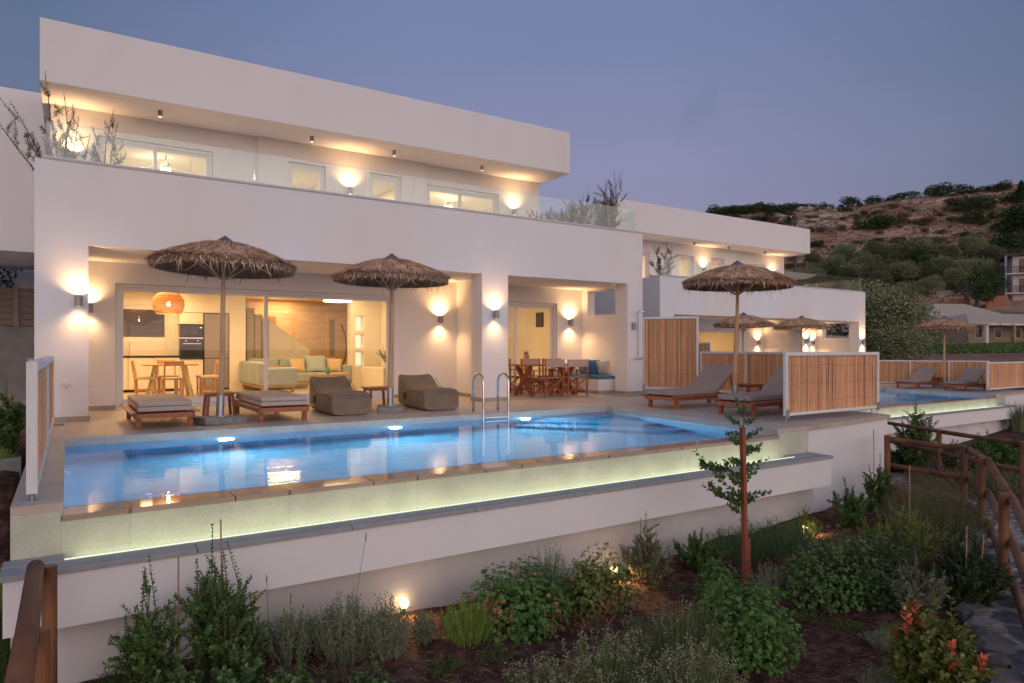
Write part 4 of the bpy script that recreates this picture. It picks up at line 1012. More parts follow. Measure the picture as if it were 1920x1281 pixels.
    for y in (17.72,18.35,18.98,19.6):
        m = MB(); m.box(3.98,y,.192,4.20,y+.61,.80); m.build('back_cushion', 'sofa', t, off=O, bevel=.07, seg=4)
    for x in (4.25,5.1,5.95):
        m = MB(); m.box(x,20.05,.40,x+.83,20.28,.86); m.build('back_cushion', 'sofa', t, off=O, bevel=.07, seg=4)
    m = MB(); m.box(4.2,17.66,.192,4.95,17.82,.66); m.build('armrest', 'sofa', t, off=O, bevel=.05, seg=3)
    m = MB(); m.box(6.82,19.3,.192,6.98,20.25,.66); m.build('armrest', 'sofa', t, off=O, bevel=.05, seg=3)
    for x, y in ((4.1,17.8),(4.85,17.8),(4.1,19.9),(6.8,19.4),(6.8,20.1)):
        m = MB(); m.box(x-.03,y-.03,.012,x+.03,y+.03,.14); m.build('foot', 'oak', t, off=O)
    SG = 'cushions on the green sofa'
    cushion('sofa_cushion', 'yellow cushion on the green sofa, left of the big mint one', 'cushion', (5.55,19.75,.455), 0.1, 'yellow', .46, .42, group=SG)
    cushion('sofa_cushion', 'large mint cushion in the middle of the green sofa', 'cushion', (6.12,19.9,.455), 0, 'mint', .62, .52, group=SG)
    cushion('sofa_cushion', 'yellow cushion at the right end of the green sofa', 'cushion', (6.58,19.75,.455), -.5, 'yellow', .44, .42, group=SG)
    cushion('sofa_cushion', 'flat tan cushion lying at the left of the green sofa', 'cushion', (4.75,19.3,.45), 0.0, 'brownc', .5, .25, group=SG)
    t = thing('coffee_table', 'oak coffee table with pale splayed legs before the green sofa', 'coffee table', (6.05,18.55,0))
    m = MB(); m.box(-.55,-.32,.40,.55,.32,.435); m.build('table_top', 'oak', t, bevel=.004)
    for sx in (-1,1):
        for sy in (-1,1):
            m = MB(); m.bar((sx*.36,sy*.18,.40),(sx*.50,sy*.28,.012),.06,.04); m.build('leg', 'oakpale', t)
    m = MB(); m.lathe([(0,0),(.045,0),(.05,.1),(.045,.15),(.03,.17),(.035,.2)], 16, (6.0,18.5,.436)); tag(m.build('vase', 'teal', smooth=True), 'small teal vase on the oak coffee table', 'vase')
    m = MB(); m.box(5.55,18.4,.4365,5.7,18.5,.445); tag(m.build('remote_control', 'blacksteel'), 'dark remote control lying on the oak coffee table', 'remote control')
    # ring ceiling lamp
    t = thing('ceiling_lamp', 'glowing thin ring lamp under the living room ceiling', 'ceiling lamp', (6.1,18.0,2.42))
    m = MB(); m.tube([(.36*cos(2*pi*k/40), .36*sin(2*pi*k/40), 0) for k in range(41)], .022, 8, cap=False); m.build('glowing_ring', 'led_in', t)
    m = MB(); 
    for k in range(3): m.tube([(.36*cos(2*pi*k/3), .36*sin(2*pi*k/3), .02),(0,0,.28)], .003, 4)
    m.build('cables', 'blacksteel', t)
    # walnut cupboard with things on a shelf
    t = thing('walnut_cupboard', 'brown walnut wall panel behind the sofa left of the stairs', 'cupboard', (4.9,22.2,0)); O = (4.9,22.2,0)
    m = MB(); m.box(4.3,22.1,1.0,5.5,22.28,2.15); m.build('panel', 'walnut', t, off=O); m = MB(); m.box(4.3,21.85,.6,5.5,22.28,.66); m.build('shelf', 'blacksteel', t, off=O)
    m = MB(); m.lathe([(0,0),(.09,0),(.11,.16),(.12,.3),(.1,.3)], 16, (4.62,21.95,.66)); tag(m.build('plant_pot', 'darkpot', smooth=True), 'dark pot with a small plant on the shelf below the walnut panel', 'plant pot')
    m = MB(); rnd = random.Random(2)
    for k in range(60): m.leaf((4.62,21.95,.95), (rnd.gauss(0,.5),rnd.gauss(0,.5),rnd.uniform(.2,1)), (0,0,1), rnd.uniform(.08,.16), .04)
    tag(m.build('pot_plant', 'mint'), 'small pale green plant in the dark pot behind the sofa', 'plant')
    t = thing('wooden_lantern', 'wooden lantern with a candle on the shelf behind the sofa', 'lantern', (5.0,21.95,.66))
    m = MB()
    for x in (-.1,.1):
        for y in (-.08,.08): m.box(x-.015,y-.015,0,x+.015,y+.015,.3)
    m.box(-.12,-.1,.3,.12,.1,.33); m.box(-.12,-.1,.0,.12,.1,.02); m.build('frame', 'walnut', t)
    m = MB(); m.lathe([(0,.02),(.04,.02),(.04,.12),(0,.12)], 12); m.build('candle', 'cream', t)
    # door furniture, plant
    t = thing('bow_handle', 'long curved dark handle on the entrance door', 'door handle', (7.72,22.15,1.2))
    m = MB(); m.tube([(-.10+.16*(1-(k/8-1)**2)-.0, -.04-.03*(1-(k/8-1)**2), -.75+1.5*k/16) for k in range(17)], .016, 8); m.build('bar', 'blacksteel', t)
    m = MB(); m.box(7.25,22.19,.9,7.42,22.198,2.1); tag(m.build('side_light', 'fridge'), 'narrow glass strip in the entrance door', 'door glass')
    t = thing('zz_plant', 'dark leafy potted plant at the right edge inside the big window', 'plant', (7.35,17.7,.62)); rnd = random.Random(4)
    m = MB(); m.lathe([(0,0),(.08,0),(.1,.14),(.09,.14)], 14); m.build('pot', 'white', t, smooth=True)
    m = MB(); s = MB()
    for k in range(9):
        a = rnd.uniform(0,2*pi); l = rnd.uniform(.35,.6); b = Vector((cos(a)*.5, sin(a)*.5, 1)).normalized()
        s.tube([(0,0,.1), b*l*.5+Vector((0,0,.12)), b*l+Vector((cos(a)*.1,sin(a)*.1,.05))], .006, 5)
        for q in range(8):
            p = b*l*(.35+.09*q)+Vector((0,0,.1)); sd = 1 if q % 2 else -1
            m.round_leaf(p, Vector((-sin(a)*sd, cos(a)*sd, .4)), (0,0,1), .09, .045)
    s.build('stems', 'gstem', t); m.build('leaves', 'leaf_dark', t)
    # pots and lamp behind the dining porch glass
    m = MB(); m.lathe([(0,0),(.07,0),(.085,.16),(.08,.16)], 16, (10.42,15.3,.80)); tag(m.build('plant_pot', 'terrac', smooth=True), 'terracotta pot on a stand behind the dining porch glass', 'plant pot')
    m = MB(); 
    for k in range(50): m.leaf((10.42,15.3,.94), (rnd.gauss(0,.35),rnd.gauss(0,.35),1), (1,0,0), rnd.uniform(.1,.2), .015)
    tag(m.build('lavender_plant', 'leaf_lav'), 'small grey plant in the terracotta pot behind the glass', 'plant')
    m = MB(); m.box(10.3,15.2,.013,10.54,15.42,.80); tag(m.build('plant_stand', 'oak', bevel=.01), 'oak stand under the terracotta pot behind the glass', 'stand')
    m = MB(); m.box(10.74,15.0,1.72,10.79,15.32,2.12); tag(m.build('wall_television', 'blacksteel', bevel=.01), 'dark screen mounted inside the dining porch door', 'television')
    # ceiling fans upstairs
    f = thing('ceiling_fan', '', 'ceiling fan')
    m = MB(); m.tube([(0,0,0),(0,0,-.22)], .02, 8); m.tube([(0,0,-.2),(0,0,-.3)], .10, 18); m.build('motor', 'white', f)
    m = MB(); m.lathe([(0,-.42),(.09,-.41),(.11,-.36),(.11,-.30)], 18); m.build('light', 'lamp_warmfan', f)
    for k in range(3):
        a = 2*pi*k/3+.3; m = MB(); m.bar((.1*cos(a),.1*sin(a),-.26),(.62*cos(a),.62*sin(a),-.26),.13,.012); m.build('blade', 'white', f)
    f.location = (1.9,17.6,5.6); f['label'] = 'lit ceiling fan inside the leftmost upstairs window'; f['group'] = 'ceiling fans upstairs'
    dup(f, (9.3,17.7,5.6), .5, 'lit ceiling fan inside the rightmost upstairs window', 'ceiling fans upstairs')
M['lamp_warmfan'] = emis('fan_light', (1., .72, .38), 7.)
interior()
# ------------------------------------------------------------------ plants
def at(px, py, z0=-1.33):
    z = z0
    for _ in range(6):
        p = G(px, py, z); z = gh(p.x, p.y)
    return Vector((p.x, p.y, z))
def scale_at(p): return (p[0]*S_+p[1]*C_)/F                  # metres per photo pixel there
def leafy_stem(lf, st, b, tip, r, n, l, w, rnd, ang=.9, rnd_leaf=False, pairs=True, curve=.1, t0=.12):
    b = Vector(b); tip = Vector(tip); mid = (b+tip)/2+Vector((rnd.gauss(0,curve),rnd.gauss(0,curve),rnd.gauss(0,curve*.4)))*(tip-b).length
    def pt(t): return b*(1-t)**2+mid*2*t*(1-t)+tip*t*t
    if st is not None: st.tube([pt(0),pt(.33),pt(.66),pt(1)], [r,r*.85,r*.6,r*.3], 4, cap=False)
    ax = (tip-b).normalized(); u = ax.orthogonal().normalized(); v = ax.cross(u)
    for k in range(n):
        t = t0+(1-t0)*k/max(1,n-1); p = pt(t); a = k*1.65+rnd.gauss(0,.4); s = (1-.45*t)
        for q in range(2 if pairs else 1):
            d = u*cos(a+pi*q)+v*sin(a+pi*q)+ax*rnd.uniform(.4,1.)*ang+Vector((0,0,.15))
            (lf.round_leaf if rnd_leaf else lf.leaf)(p, d, ax+Vector((rnd.gauss(0,.3),rnd.gauss(0,.3),0)), l*s*rnd.uniform(.7,1.15), w*s*rnd.uniform(.75,1.15))
def plant_thing(name, label, cat, p, group=None): return thing(name, label, cat, p, 0, group)
def shrub_upright(name, label, p, H, W, nst, nl, l, w, mt, seed, group=None, stem='stem', rl=True, canes=(), tips=None, spread=.5, cat='shrub', curve=.08):
    rnd = random.Random(seed); t = plant_thing(name, label, cat, p, group); lf = MB(); st = MB(); tp = MB(); l *= 1.25; w *= 1.5; nl = int(nl*1.35)
    for i in range(nst):
        a = rnd.uniform(0,2*pi); rr = W/2*sqrt(rnd.random()); h = H*(1-.45*(rr/(W/2))**1.5)*rnd.uniform(.68,1.0) if i else H
        if i == 0: rr = W*.05
        b = Vector((rr*.35*cos(a), rr*.35*sin(a), -.03)); tip = Vector((rr*cos(a)*1., rr*sin(a)*1., h))
        tgt = tp if (tips and rnd.random() < tips[1]) else lf
        if tips and tgt is tp:
            m1 = b.lerp(tip,.75); leafy_stem(lf, st, b, m1, .006, int(nl*.7), l, w, rnd, rnd_leaf=rl, curve=curve)
            leafy_stem(tp, st, m1, tip, .004, int(nl*.4), l, w, rnd, rnd_leaf=rl, curve=curve, t0=0)
        else: leafy_stem(lf, st, b, tip, .006, nl, l, w, rnd, rnd_leaf=rl, curve=curve)
        for q in range(4):                       # side twigs
            if H > .35:
                s = b.lerp(tip, rnd.uniform(.3,.75)); e = s+Vector((rnd.gauss(0,.5),rnd.gauss(0,.5),rnd.uniform(.3,1))).normalized()*H*.22
                leafy_stem(lf, st, s, e, .003, max(6,nl//2), l, w, rnd, rnd_leaf=rl, curve=curve, t0=.1)
    st.build('stems', stem, t); lf.build('leaves', mt, t)
    if tips: tp.build('young_leaves', tips[0], t)
    for cx, cy, ch, ln in canes:
        m = MB(); m.tube([(cx,cy,-.05),(cx+ln,cy,ch)], .006, 6); m.build('support_cane', 'cane', t)
    return t
def spiky(name, label, p, H, W, n, mt, seed, group=None, flower=None, l=.035, w=.006, nl=12, cat='shrub', D=None, lean=.35, top=1.):
    """lavender, rosemary and thyme: many fine upright stems with needle leaves"""
    rnd = random.Random(seed); t = plant_thing(name, label, cat, p, group); lf = MB(); fl = MB(); D = D or W
    for i in range(n):
        a = rnd.uniform(0,2*pi); rr = sqrt(rnd.random())
        x, y = rr*cos(a)*W/2, rr*sin(a)*D/2; h = H*(1-.42*rr**2)*rnd.uniform(.62,1.)
        b = Vector((x*.75,y*.75,-.02+h*.1*rnd.random())); tip = Vector((x+rnd.gauss(0,.03)+x*lean*.3, y+rnd.gauss(0,.03)+y*lean*.3, h))
        mid = b.lerp(tip,.5)+Vector((rnd.gauss(0,.012),rnd.gauss(0,.012),0))
        lf.tube([b,mid,tip], [.0028,.002,.001], 3, cap=False)
        for k in range(nl):
            q = .2+.8*k/nl; pt = b.lerp(tip, q); aa = rnd.uniform(0,2*pi)
            lf.leaf(pt, (cos(aa),sin(aa),rnd.uniform(.6,1.8)), (cos(aa+1.5),sin(aa+1.5),0), l*rnd.uniform(.7,1.2), w)
        if flower and rnd.random() < flower[1]:
            for k in range(flower[2]):
                q = tip+Vector((rnd.gauss(0,.008),rnd.gauss(0,.008),rnd.uniform(-.03,.03))); aa = rnd.uniform(0,6.28)
                fl.leaf(q, (cos(aa),sin(aa),.6), (0,0,1), .012, .010)
    lf.build('foliage', mt, t)
    if flower and fl.v: fl.build('flowers', flower[0], t)
    return t
def dome(name, label, p, H, W, n, mt, seed, group=None, sz=.03, D=None, lobes=5, mt2=None, frac2=.2, cat='shrub'):
    """geranium-like mound: lobed leaves on stalks over an uneven dome"""
    rnd = random.Random(seed); t = plant_thing(name, label, cat, p, group); D = D or W
    A = MB(); B = MB(); st = MB()
    for i in range(n):
        a = rnd.uniform(0,2*pi); e = rnd.uniform(0,1); ph = math.acos(1-e*.98)
        lump = 1+.28*noise.noise(Vector((cos(a)*2.2*sin(ph), sin(a)*2.2*sin(ph), cos(ph)*2+seed)))+.14*noise.noise(Vector((cos(a)*6*sin(ph), sin(a)*6*sin(ph), cos(ph)*6+seed)))
        rr = lump*(rnd.random()**.35)
        d = Vector((cos(a)*sin(ph), sin(a)*sin(ph), cos(ph)))
        q = Vector((d.x*W/2*rr, d.y*D/2*rr, max(.01, d.z*H*rr)))
        nm = (d+Vector((rnd.gauss(0,.45),rnd.gauss(0,.45),.5+rnd.gauss(0,.3))))
        tgt = B if (mt2 and noise.noise(q*3+Vector((seed,0,0)))+rnd.gauss(0,.2) > .3-frac2) else A
        tgt.lobed(q, nm, sz*rnd.uniform(.6,1.2), rnd.uniform(0,6), lobes)
        if i % 5 == 0: st.tube([(q.x*.2,q.y*.2,0), q], .0022, 3, cap=False)
    st.build('stalks', 'gstem', t); A.build('leaves', mt, t)
    if mt2 and B.v: B.build('tinged_leaves', mt2, t)
    return t
def garden():
    def P(px, base, ymax=5.42):
        p = at(px, base)
        if p.y > ymax and p.x < 9.2:
            y = ymax; r = (px-960)/F; x = y*(S_+r*C_)/(C_-r*S_); p = Vector((x, y, gh(x, y)))
        return p
    def hh(p, top, base): return max(.08, EYE-(top-HY)*scale_at(p)-p.z)
    # tall privet pair, left
    p = P(285, 1262, 5.25); shrub_upright('privet_shrub', 'tall dark leafy shrub against the low wall, nearest the left log fence', p, hh(p,1045,1270), .36, 18, 24, .035, .018, 'leaf_privet', 11, canes=[(.17,.05,hh(p,1055,1270),.0)], group='young leafy privet shrubs')
    p = P(405, 1240, 5.22); shrub_upright('privet_shrub', 'tallest leafy shrub with thin canes in front of the lit pool wall, left', p, hh(p,985,1240), .46, 28, 28, .034, .017, 'leaf_privet', 12, canes=[(.06,.05,hh(p,978,1240),-.02)], group='young leafy privet shrubs')
    p = P(462, 1225, 5.25); shrub_upright('privet_shrub', 'shorter leafy shrub merging with the right side of the tallest caned shrub', p, hh(p,1095,1225), .30, 13, 18, .033, .017, 'leaf_privet', 13, group='young leafy privet shrubs')
    p = P(250, 1275); spiky('rosemary', 'dark needle-leaved shrub at the foot of the tall leafy shrubs', p, .30, .5, 120, 'leaf_dark', 14)
    # carob seedlings bottom
    for k, (x, y, tp, w) in enumerate(((455,1330,1190,.40),(560,1350,1222,.4),(690,1350,1235,.34),(330,1345,1225,.3))):
        p = P(x, y); shrub_upright('carob_seedling', ['round-leaved seedling at the bottom below the tallest caned shrub','round-leaved seedling at the bottom edge left of the orange soil twig','round-leaved seedling at the bottom edge below the first garden lamp','round-leaved seedling at the bottom edge beside the left log fence'][k], p, hh(p,tp,y), w, 11, 11, .05, .036, 'leaf_carob', 20+k, group='low round-leaved seedlings', spread=.8)
    LV = 'grey lavender bushes along the low wall'
    for k, (x, y, tp, w, n, l) in enumerate(((545,1215,1130,.38,110,'thin grey lavender bush right of the tall caned shrubs'),(650,1232,1100,.42,180,'tall grey lavender bush left of the first garden lamp'),(725,1228,1105,.36,150,'lamplit lavender bush touching the left of the first garden lamp'),(795,1205,1140,.22,60,'small lamplit lavender tuft right of the first garden lamp'),(600,1222,1140,.3,70,'sparse grey lavender between two fuller lavender bushes'))):
        p = P(x, y); spiky('lavender', l, p, hh(p,tp,y), w, n, 'leaf_lav', 30+k, LV, nl=16, l=.034, w=.0095)
    for k, (x, y, tp, dx) in enumerate(((505,1215,1080,-.02),(650,1230,1010,.16),(545,1215,1120,.0))):
        p = P(x, y); m = MB(); h = hh(p,tp,y); m.tube([(0,0,0),(dx*.6,0,h*.6),(dx,0,h)], .0018, 4)
        t = thing('lavender_stalk', ['leftmost single lavender flower stalk against the white wall','tallest leaning lavender flower stalk against the white wall','short single lavender flower stalk by the thin bush'][k], 'flower', p, 0, 'single lavender flower stalks'); m.build('stalk', 'gstem', t)
        f = MB(); rnd = random.Random(k)
        for q in range(34):
            a = rnd.uniform(0,6.3); z = h-.07*rnd.random()+.02; f.leaf((dx+.0*(z), 0, z), (cos(a),sin(a),.9), (0,0,1), .012, .008)
        f.build('flower_head', 'leaf_lavflower', t)
    # rosemary, geranium mass
    p = P(876, 1200); spiky('rosemary', 'small round bright green needle bush left of the big geranium mound', p, hh(p,1118,1200), .42, 230, 'leaf_limo', 41, nl=16, l=.03, w=.005)
    p = P(975, 1178); dome('geranium', 'large green geranium mound with reddish leaves by the wall, right of the round needle bush', p, hh(p,1058,1178), 1.15, 2300, 'leaf_ger', 42, sz=.030, D=.8, mt2='leaf_dry', frac2=-.05, group='leafy geranium mounds')
    p = P(1120, 1135); dome('geranium', 'geranium mound behind the second garden lamp, left of it', p, hh(p,1030,1135), .95, 1500, 'leaf_gerl', 43, sz=.028, D=.7, mt2='leaf_dry', frac2=.0, group='leafy geranium mounds')
    p = P(1030, 1140); spiky('rosemary', 'upright rosemary rising out of the large geranium mound', p, hh(p,1012,1140), .5, 130, 'leaf_rose', 44, nl=18, l=.03, w=.005)
    p = P(1215, 1092); shrub_upright('olive_shrub', 'open grey green shrub right of the second garden lamp', p, hh(p,962,1092), .62, 22, 24, .032, .015, 'leaf_oliveg', 45)
    p = P(1310, 1062); shrub_upright('olive_shrub', 'low dense dark shrub against the wall left of the staked sapling', p, hh(p,990,1062), .75, 34, 20, .035, .016, 'leaf_privet', 46)
    p = P(1395, 1045); spiky('rosemary', 'dark rosemary clump directly behind the wooden stake', p, hh(p,980,1050), .8, 200, 'leaf_rose', 47, nl=14)
    p = P(1470, 1040); spiky('rosemary', 'dark rosemary clump left of the third garden lamp', p, hh(p,968,1045), .95, 260, 'leaf_rose', 48, nl=14)
    p = P(1510, 1010); shrub_upright('rosemary_tuft', 'thin lamplit shrub behind the third garden lamp', p, hh(p,945,1010), .4, 12, 18, .03, .010, 'leaf_limo', 49)
    # staked sapling
    p = P(1402, 1104)
    t = thing('carob_sapling', 'young sapling with round leaves tied to a tall reddish wooden stake', 'sapling', p)
    k = scale_at(p); H = (1104-800)*k
    m = MB(); m.bar((-.03,0,-.1),(-.085,0,H),.048,.048); m.build('tall_stake', 'stake', t, bevel=.003)
    m = MB(); m.bar((.025,.02,-.1),(.01,.02,(1104-1010)*k),.055,.055); m.build('short_stake', 'stake', t, bevel=.003)
    rnd = random.Random(77); lf = MB(); st = MB()
    st.tube([(0,.05,0),(-.03,.04,.8),(-.07,.04,1.25),(-.06,.0,H+.10),(-.05,.0,H+.24)], [.011,.009,.007,.005,.002], 6)
    def twig(b, tip, n=11, l=.066, w=.056): leafy_stem(lf, st, b, tip, .004, n, l, w, rnd, rnd_leaf=True, curve=.10, t0=.15)
    for z, dx, dz, L in ((.93,-.62,.55,1.),(.90,-.48,.22,1.),(1.0,.22,-.05,1.),(1.12,.28,.12,1.),(1.0,-.3,.05,1.),(.85,-.22,.12,1.),(1.3,-.28,.10,1.),(1.38,.24,.12,1.),(1.5,-.22,.10,1.),(1.55,.22,.12,1.),(H,-.16,.12,1.),(H,.18,.14,1.),(H+.1,.10,.16,1.),(H+.1,-.10,.2,1.),(.78,-.1,.1,1.),(1.22,.24,.0,1),(.95,.26,.06,1.),(1.08,-.34,.16,1.),(1.18,-.22,.02,1.),(1.45,.2,.02,1.),(1.6,-.18,.04,1.),(.88,.14,.02,1.),(1.0,-.16,-.08,1.),(1.15,-.42,.2,1.),(.9,.3,.1,1.),(1.25,.3,.1,1.),(1.35,-.2,-.03,1.),(1.5,.16,-.05,1.)):
        b = Vector((-.05,.03,z)); tip = b+Vector((dx*1.0, rnd.uniform(-.12,.12), dz)); twig(b, tip, 12 if abs(dx) > .4 else 9)
        if abs(dx) > .4:
            for q in (.4,.55,.7,.85):
                s = b.lerp(tip,q); twig(s, s+Vector((rnd.uniform(-.16,.0),rnd.uniform(-.1,.1),rnd.uniform(-.05,.16))), 6)
    st.build('trunk', 'stem', t); lf.build('leaves', 'leaf_carob', t)
    m = MB(); m.tube([(-.03+.05*cos(2*pi*q/10),.02+.05*sin(2*pi*q/10),.72) for q in range(11)], .004, 4); m.build('tie', 'wire', t); m = MB(); m.tube([(-.03+.06*cos(2*pi*q/10),.02+.06*sin(2*pi*q/10),.30) for q in range(11)], .004, 4); m.build('tie', 'wire', t)
    # near stake: bright geranium, grey thyme, dry lavender
    p = P(1395, 1225); dome('geranium', 'bright green geranium mound in front of the wooden stake', p, hh(p,1085,1225), .98, 2600, 'leaf_ger', 52, sz=.026, D=.9, group='leafy geranium mounds')
    p = P(1345, 1120); dome('geranium', 'smaller bright green mound left of the foot of the stake', p, hh(p,1052,1120), .5, 800, 'leaf_ger', 53, sz=.026, D=.5, group='leafy geranium mounds')
    p = P(1440, 1120); spiky('dry_lavender', 'dry whitish lavender twigs right of the stake foot', p, hh(p,1040,1120), .40, 60, 'leaf_silver', 54, nl=8)
    TH = 'grey flowering thyme and savory clumps in the foreground'
    for k, (x, y, tp, w, D, n, mt, l) in enumerate(((1265,1262,1128,1.05,.7,520,'leaf_thyme','wide grey green clump in the middle foreground, behind the flowering one'),(1130,1345,1180,.75,.5,420,'leaf_thyme','white flowering clump at the bottom centre, left one'),(1290,1370,1200,.85,.5,460,'leaf_thyme','white flowering clump at the bottom, right one'),(1010,1360,1222,.5,.4,200,'leaf_thyme','small white flowering clump at the bottom, leftmost of the flowering ones'))):
        p = P(x, y); spiky('flowering_thyme', l, p, hh(p,tp,y), w, n, mt, 60+k, TH, flower=('leaf_flower', .5 if k else .12, 9), nl=11, D=D, l=.022, w=.006)
    # right part of the bed
    p = P(1588, 985); shrub_upright('olive_shrub', 'open dark shrub against the white block, right of the third garden lamp', p, hh(p,898,985), .8, 16, 20, .05, .022, 'leaf_privet', 71)
    p = P(1570, 1115); dome('green_groundcover', 'wide feathery green mound in the right half of the bed', p, hh(p,995,1115), 1.45, 2800, 'leaf_grass', 72, sz=.026, D=1.0, lobes=4)
    p = P(1660, 1120); dome('green_groundcover', 'dark green mound between the feathery mound and the red-tipped bush', p, hh(p,1010,1120), 1.2, 1700, 'leaf_dark', 73, sz=.03, D=.9, lobes=4)
    p = P(1648, 952); shrub_upright('privet_shrub', 'tall thin caned shrub at the corner of the white block', p, hh(p,850,952), .45, 16, 24, .04, .018, 'leaf_privet', 74, canes=[(-.12,0,hh(p,805,952),-.03),(-.05,.05,hh(p,805,952),.0)], group='young leafy privet shrubs')
    p = P(1700, 1060); shrub_upright('green_shrub', 'light green feathery shrub with a cane, left of the log fence corner', p, hh(p,925,1060), 1.0, 38, 22, .035, .012, 'leaf_limo', 75, rl=False, canes=[(.06,0,hh(p,873,1060),.0)])
    p = P(1760, 1000); spiky('rosemary', 'brownish grey rosemary mass in front of the log fence corner', p, hh(p,900,1000), 1.3, 420, 'leaf_scrub', 76, nl=13)
    p = P(1730, 960); spiky('rosemary', 'dry reddish shrub behind the log fence bed', p, hh(p,880,960), 1.0, 260, 'leaf_scrubb', 77, nl=12)
    p = P(1815, 1135); shrub_upright('laurel_shrub', 'tall dark bushy shrub with two canes below the log fence', p, hh(p,985,1135), .85, 46, 24, .04, .02, 'leaf_dark', 78, canes=[(-.17,-.05,hh(p,980,1135),.03),(-.02,-.1,hh(p,1000,1135),.1)])
    p = P(1720, 1150); shrub_upright('grey_shrub', 'grey brown wispy shrub behind the red-tipped bush', p, hh(p,1030,1150), .6, 26, 22, .028, .010, 'leaf_silver', 79, rl=False)
    p = P(1755, 1335); shrub_upright('photinia', 'bush with large green leaves and red young tips, lower right corner', p, hh(p,1095,1335), .62, 34, 15, .062, .034, 'leaf_photinia', 80, tips=('leaf_red', .30))
    p = P(1655, 1212); spiky('santolina', 'small silvery cushion plant left of the red-tipped bush, upper one', p, .13, .24, 130, 'leaf_silver', 81, nl=9, group='small silvery cushion plants')
    p = P(1655, 1290); spiky('santolina', 'small silvery cushion plant left of the red-tipped bush, lower one', p, .14, .26, 150, 'leaf_silver', 82, nl=9, group='small silvery cushion plants')
    p = P(1845, 1125); dome('small_weed', 'small dark weed on the stone path edge below the nearest right fence post', p, .09, .3, 160, 'leaf_grass', 83, sz=.02)
    p = P(1470, 955); spiky('rosemary', 'fine green shrub low on the wall behind the third garden lamp', p, .22, .5, 90, 'leaf_rose', 84)
    # plants beyond the log fences
    z2 = -1.5
    far = [(1718,880,745,.9,'young bushy tree rising in front of the second pool wall','leaf_privet',26,0),(1852,880,808,1.6,'round green shrub right of the far fence post, by the second pool wall','leaf_privet',40,1),
           (1790,880,825,1.0,'small shrub beyond the far log fence','leaf_oliveg',22,2),(1900,870,815,1.6,'dense green shrub at the right edge beyond the far fence','leaf_grass',40,3),(1690,890,830,.9,'low dark shrub behind the near fence rail','leaf_dark',24,4)]
    for x, y, tp, w, l, mt, n, k in far:
        p = at(x, y, z2); shrub_upright('garden_shrub', l, p, hh(p,tp,y), w, n, 22, .07, .035, mt, 90+k)
    for k, (x, y, w, n) in enumerate(((1840,925,2.4,260),(1760,915,1.8,200),(1905,940,2.2,240),(1880,880,3.0,260))):
        p = at(x, y, z2); spiky('ground_plant', ['low grey green planting below the far log fence, middle','low planting below the far log fence, left','low planting below the far log fence, right edge','planting on the bank above the far log fence'][k], p, .42, w, n, 'leaf_scrub', 100+k, nl=12, l=.06, w=.014, D=1.0)
    p = at(1912, 815, z2); rnd = random.Random(6); t = thing('grass_tuft', 'feathery tall grass tuft at the right edge by the second pool wall', 'grass', p); m = MB()
    for k in range(420):
        a = rnd.uniform(0,6.3); r = rnd.uniform(0,.35); b = Vector((r*cos(a),r*sin(a),0)); L = rnd.uniform(.5,1.1); o = rnd.uniform(.1,.6)
        q1 = b+Vector((cos(a)*o*.3,sin(a)*o*.3,L*.6)); q2 = b+Vector((cos(a)*o,sin(a)*o,L)); s = Vector((-sin(a),cos(a),0))*.008
        m.add([b-s,b+s,q1+s,q1-s,q2], [(0,1,2,3),(3,2,4)])
    m.build('blades', 'leaf_lav', t)
    # left side plants
    L = [(12,1010,.5,.35,'dark plant beside the pool wall at the left edge, upper','leaf_dark'),(5,1110,.5,.35,'dark plant at the left edge below the pool wall','leaf_dark'),(10,950,.5,.4,'pale green plant left of the terrace edge','leaf_limo'),(8,1225,.4,.3,'dark plant at the bottom left edge','leaf_dark')]
    for k, (x, y, h, w, l, mt) in enumerate(L):
        q = at(x, y, -1.2); spiky('bed_plant', l, q, h, w, 130, mt, 110+k, nl=14)
    for k, (x, y) in enumerate(((-.75,9.6),(-.8,8.6),(-1.0,7.6))):
        spiky('bed_plant', ['low yellow green plant in the bed beside the driveway, far','low yellow green plant in the bed beside the driveway, middle','low yellow green plant in the bed beside the driveway, near'][k], (x,y,gh(x,y)), .28, .5, 110, 'leaf_limo', 120+k, nl=12)
    shrub_upright('staked_plant', 'young leafy plant with a stake behind the left bamboo side screen', (-.62,10.5,gh(-.62,10.5)), .95, .3, 14, 20, .05, .025, 'leaf_privet', 130, canes=[(.02,0,.85,0)])
garden()
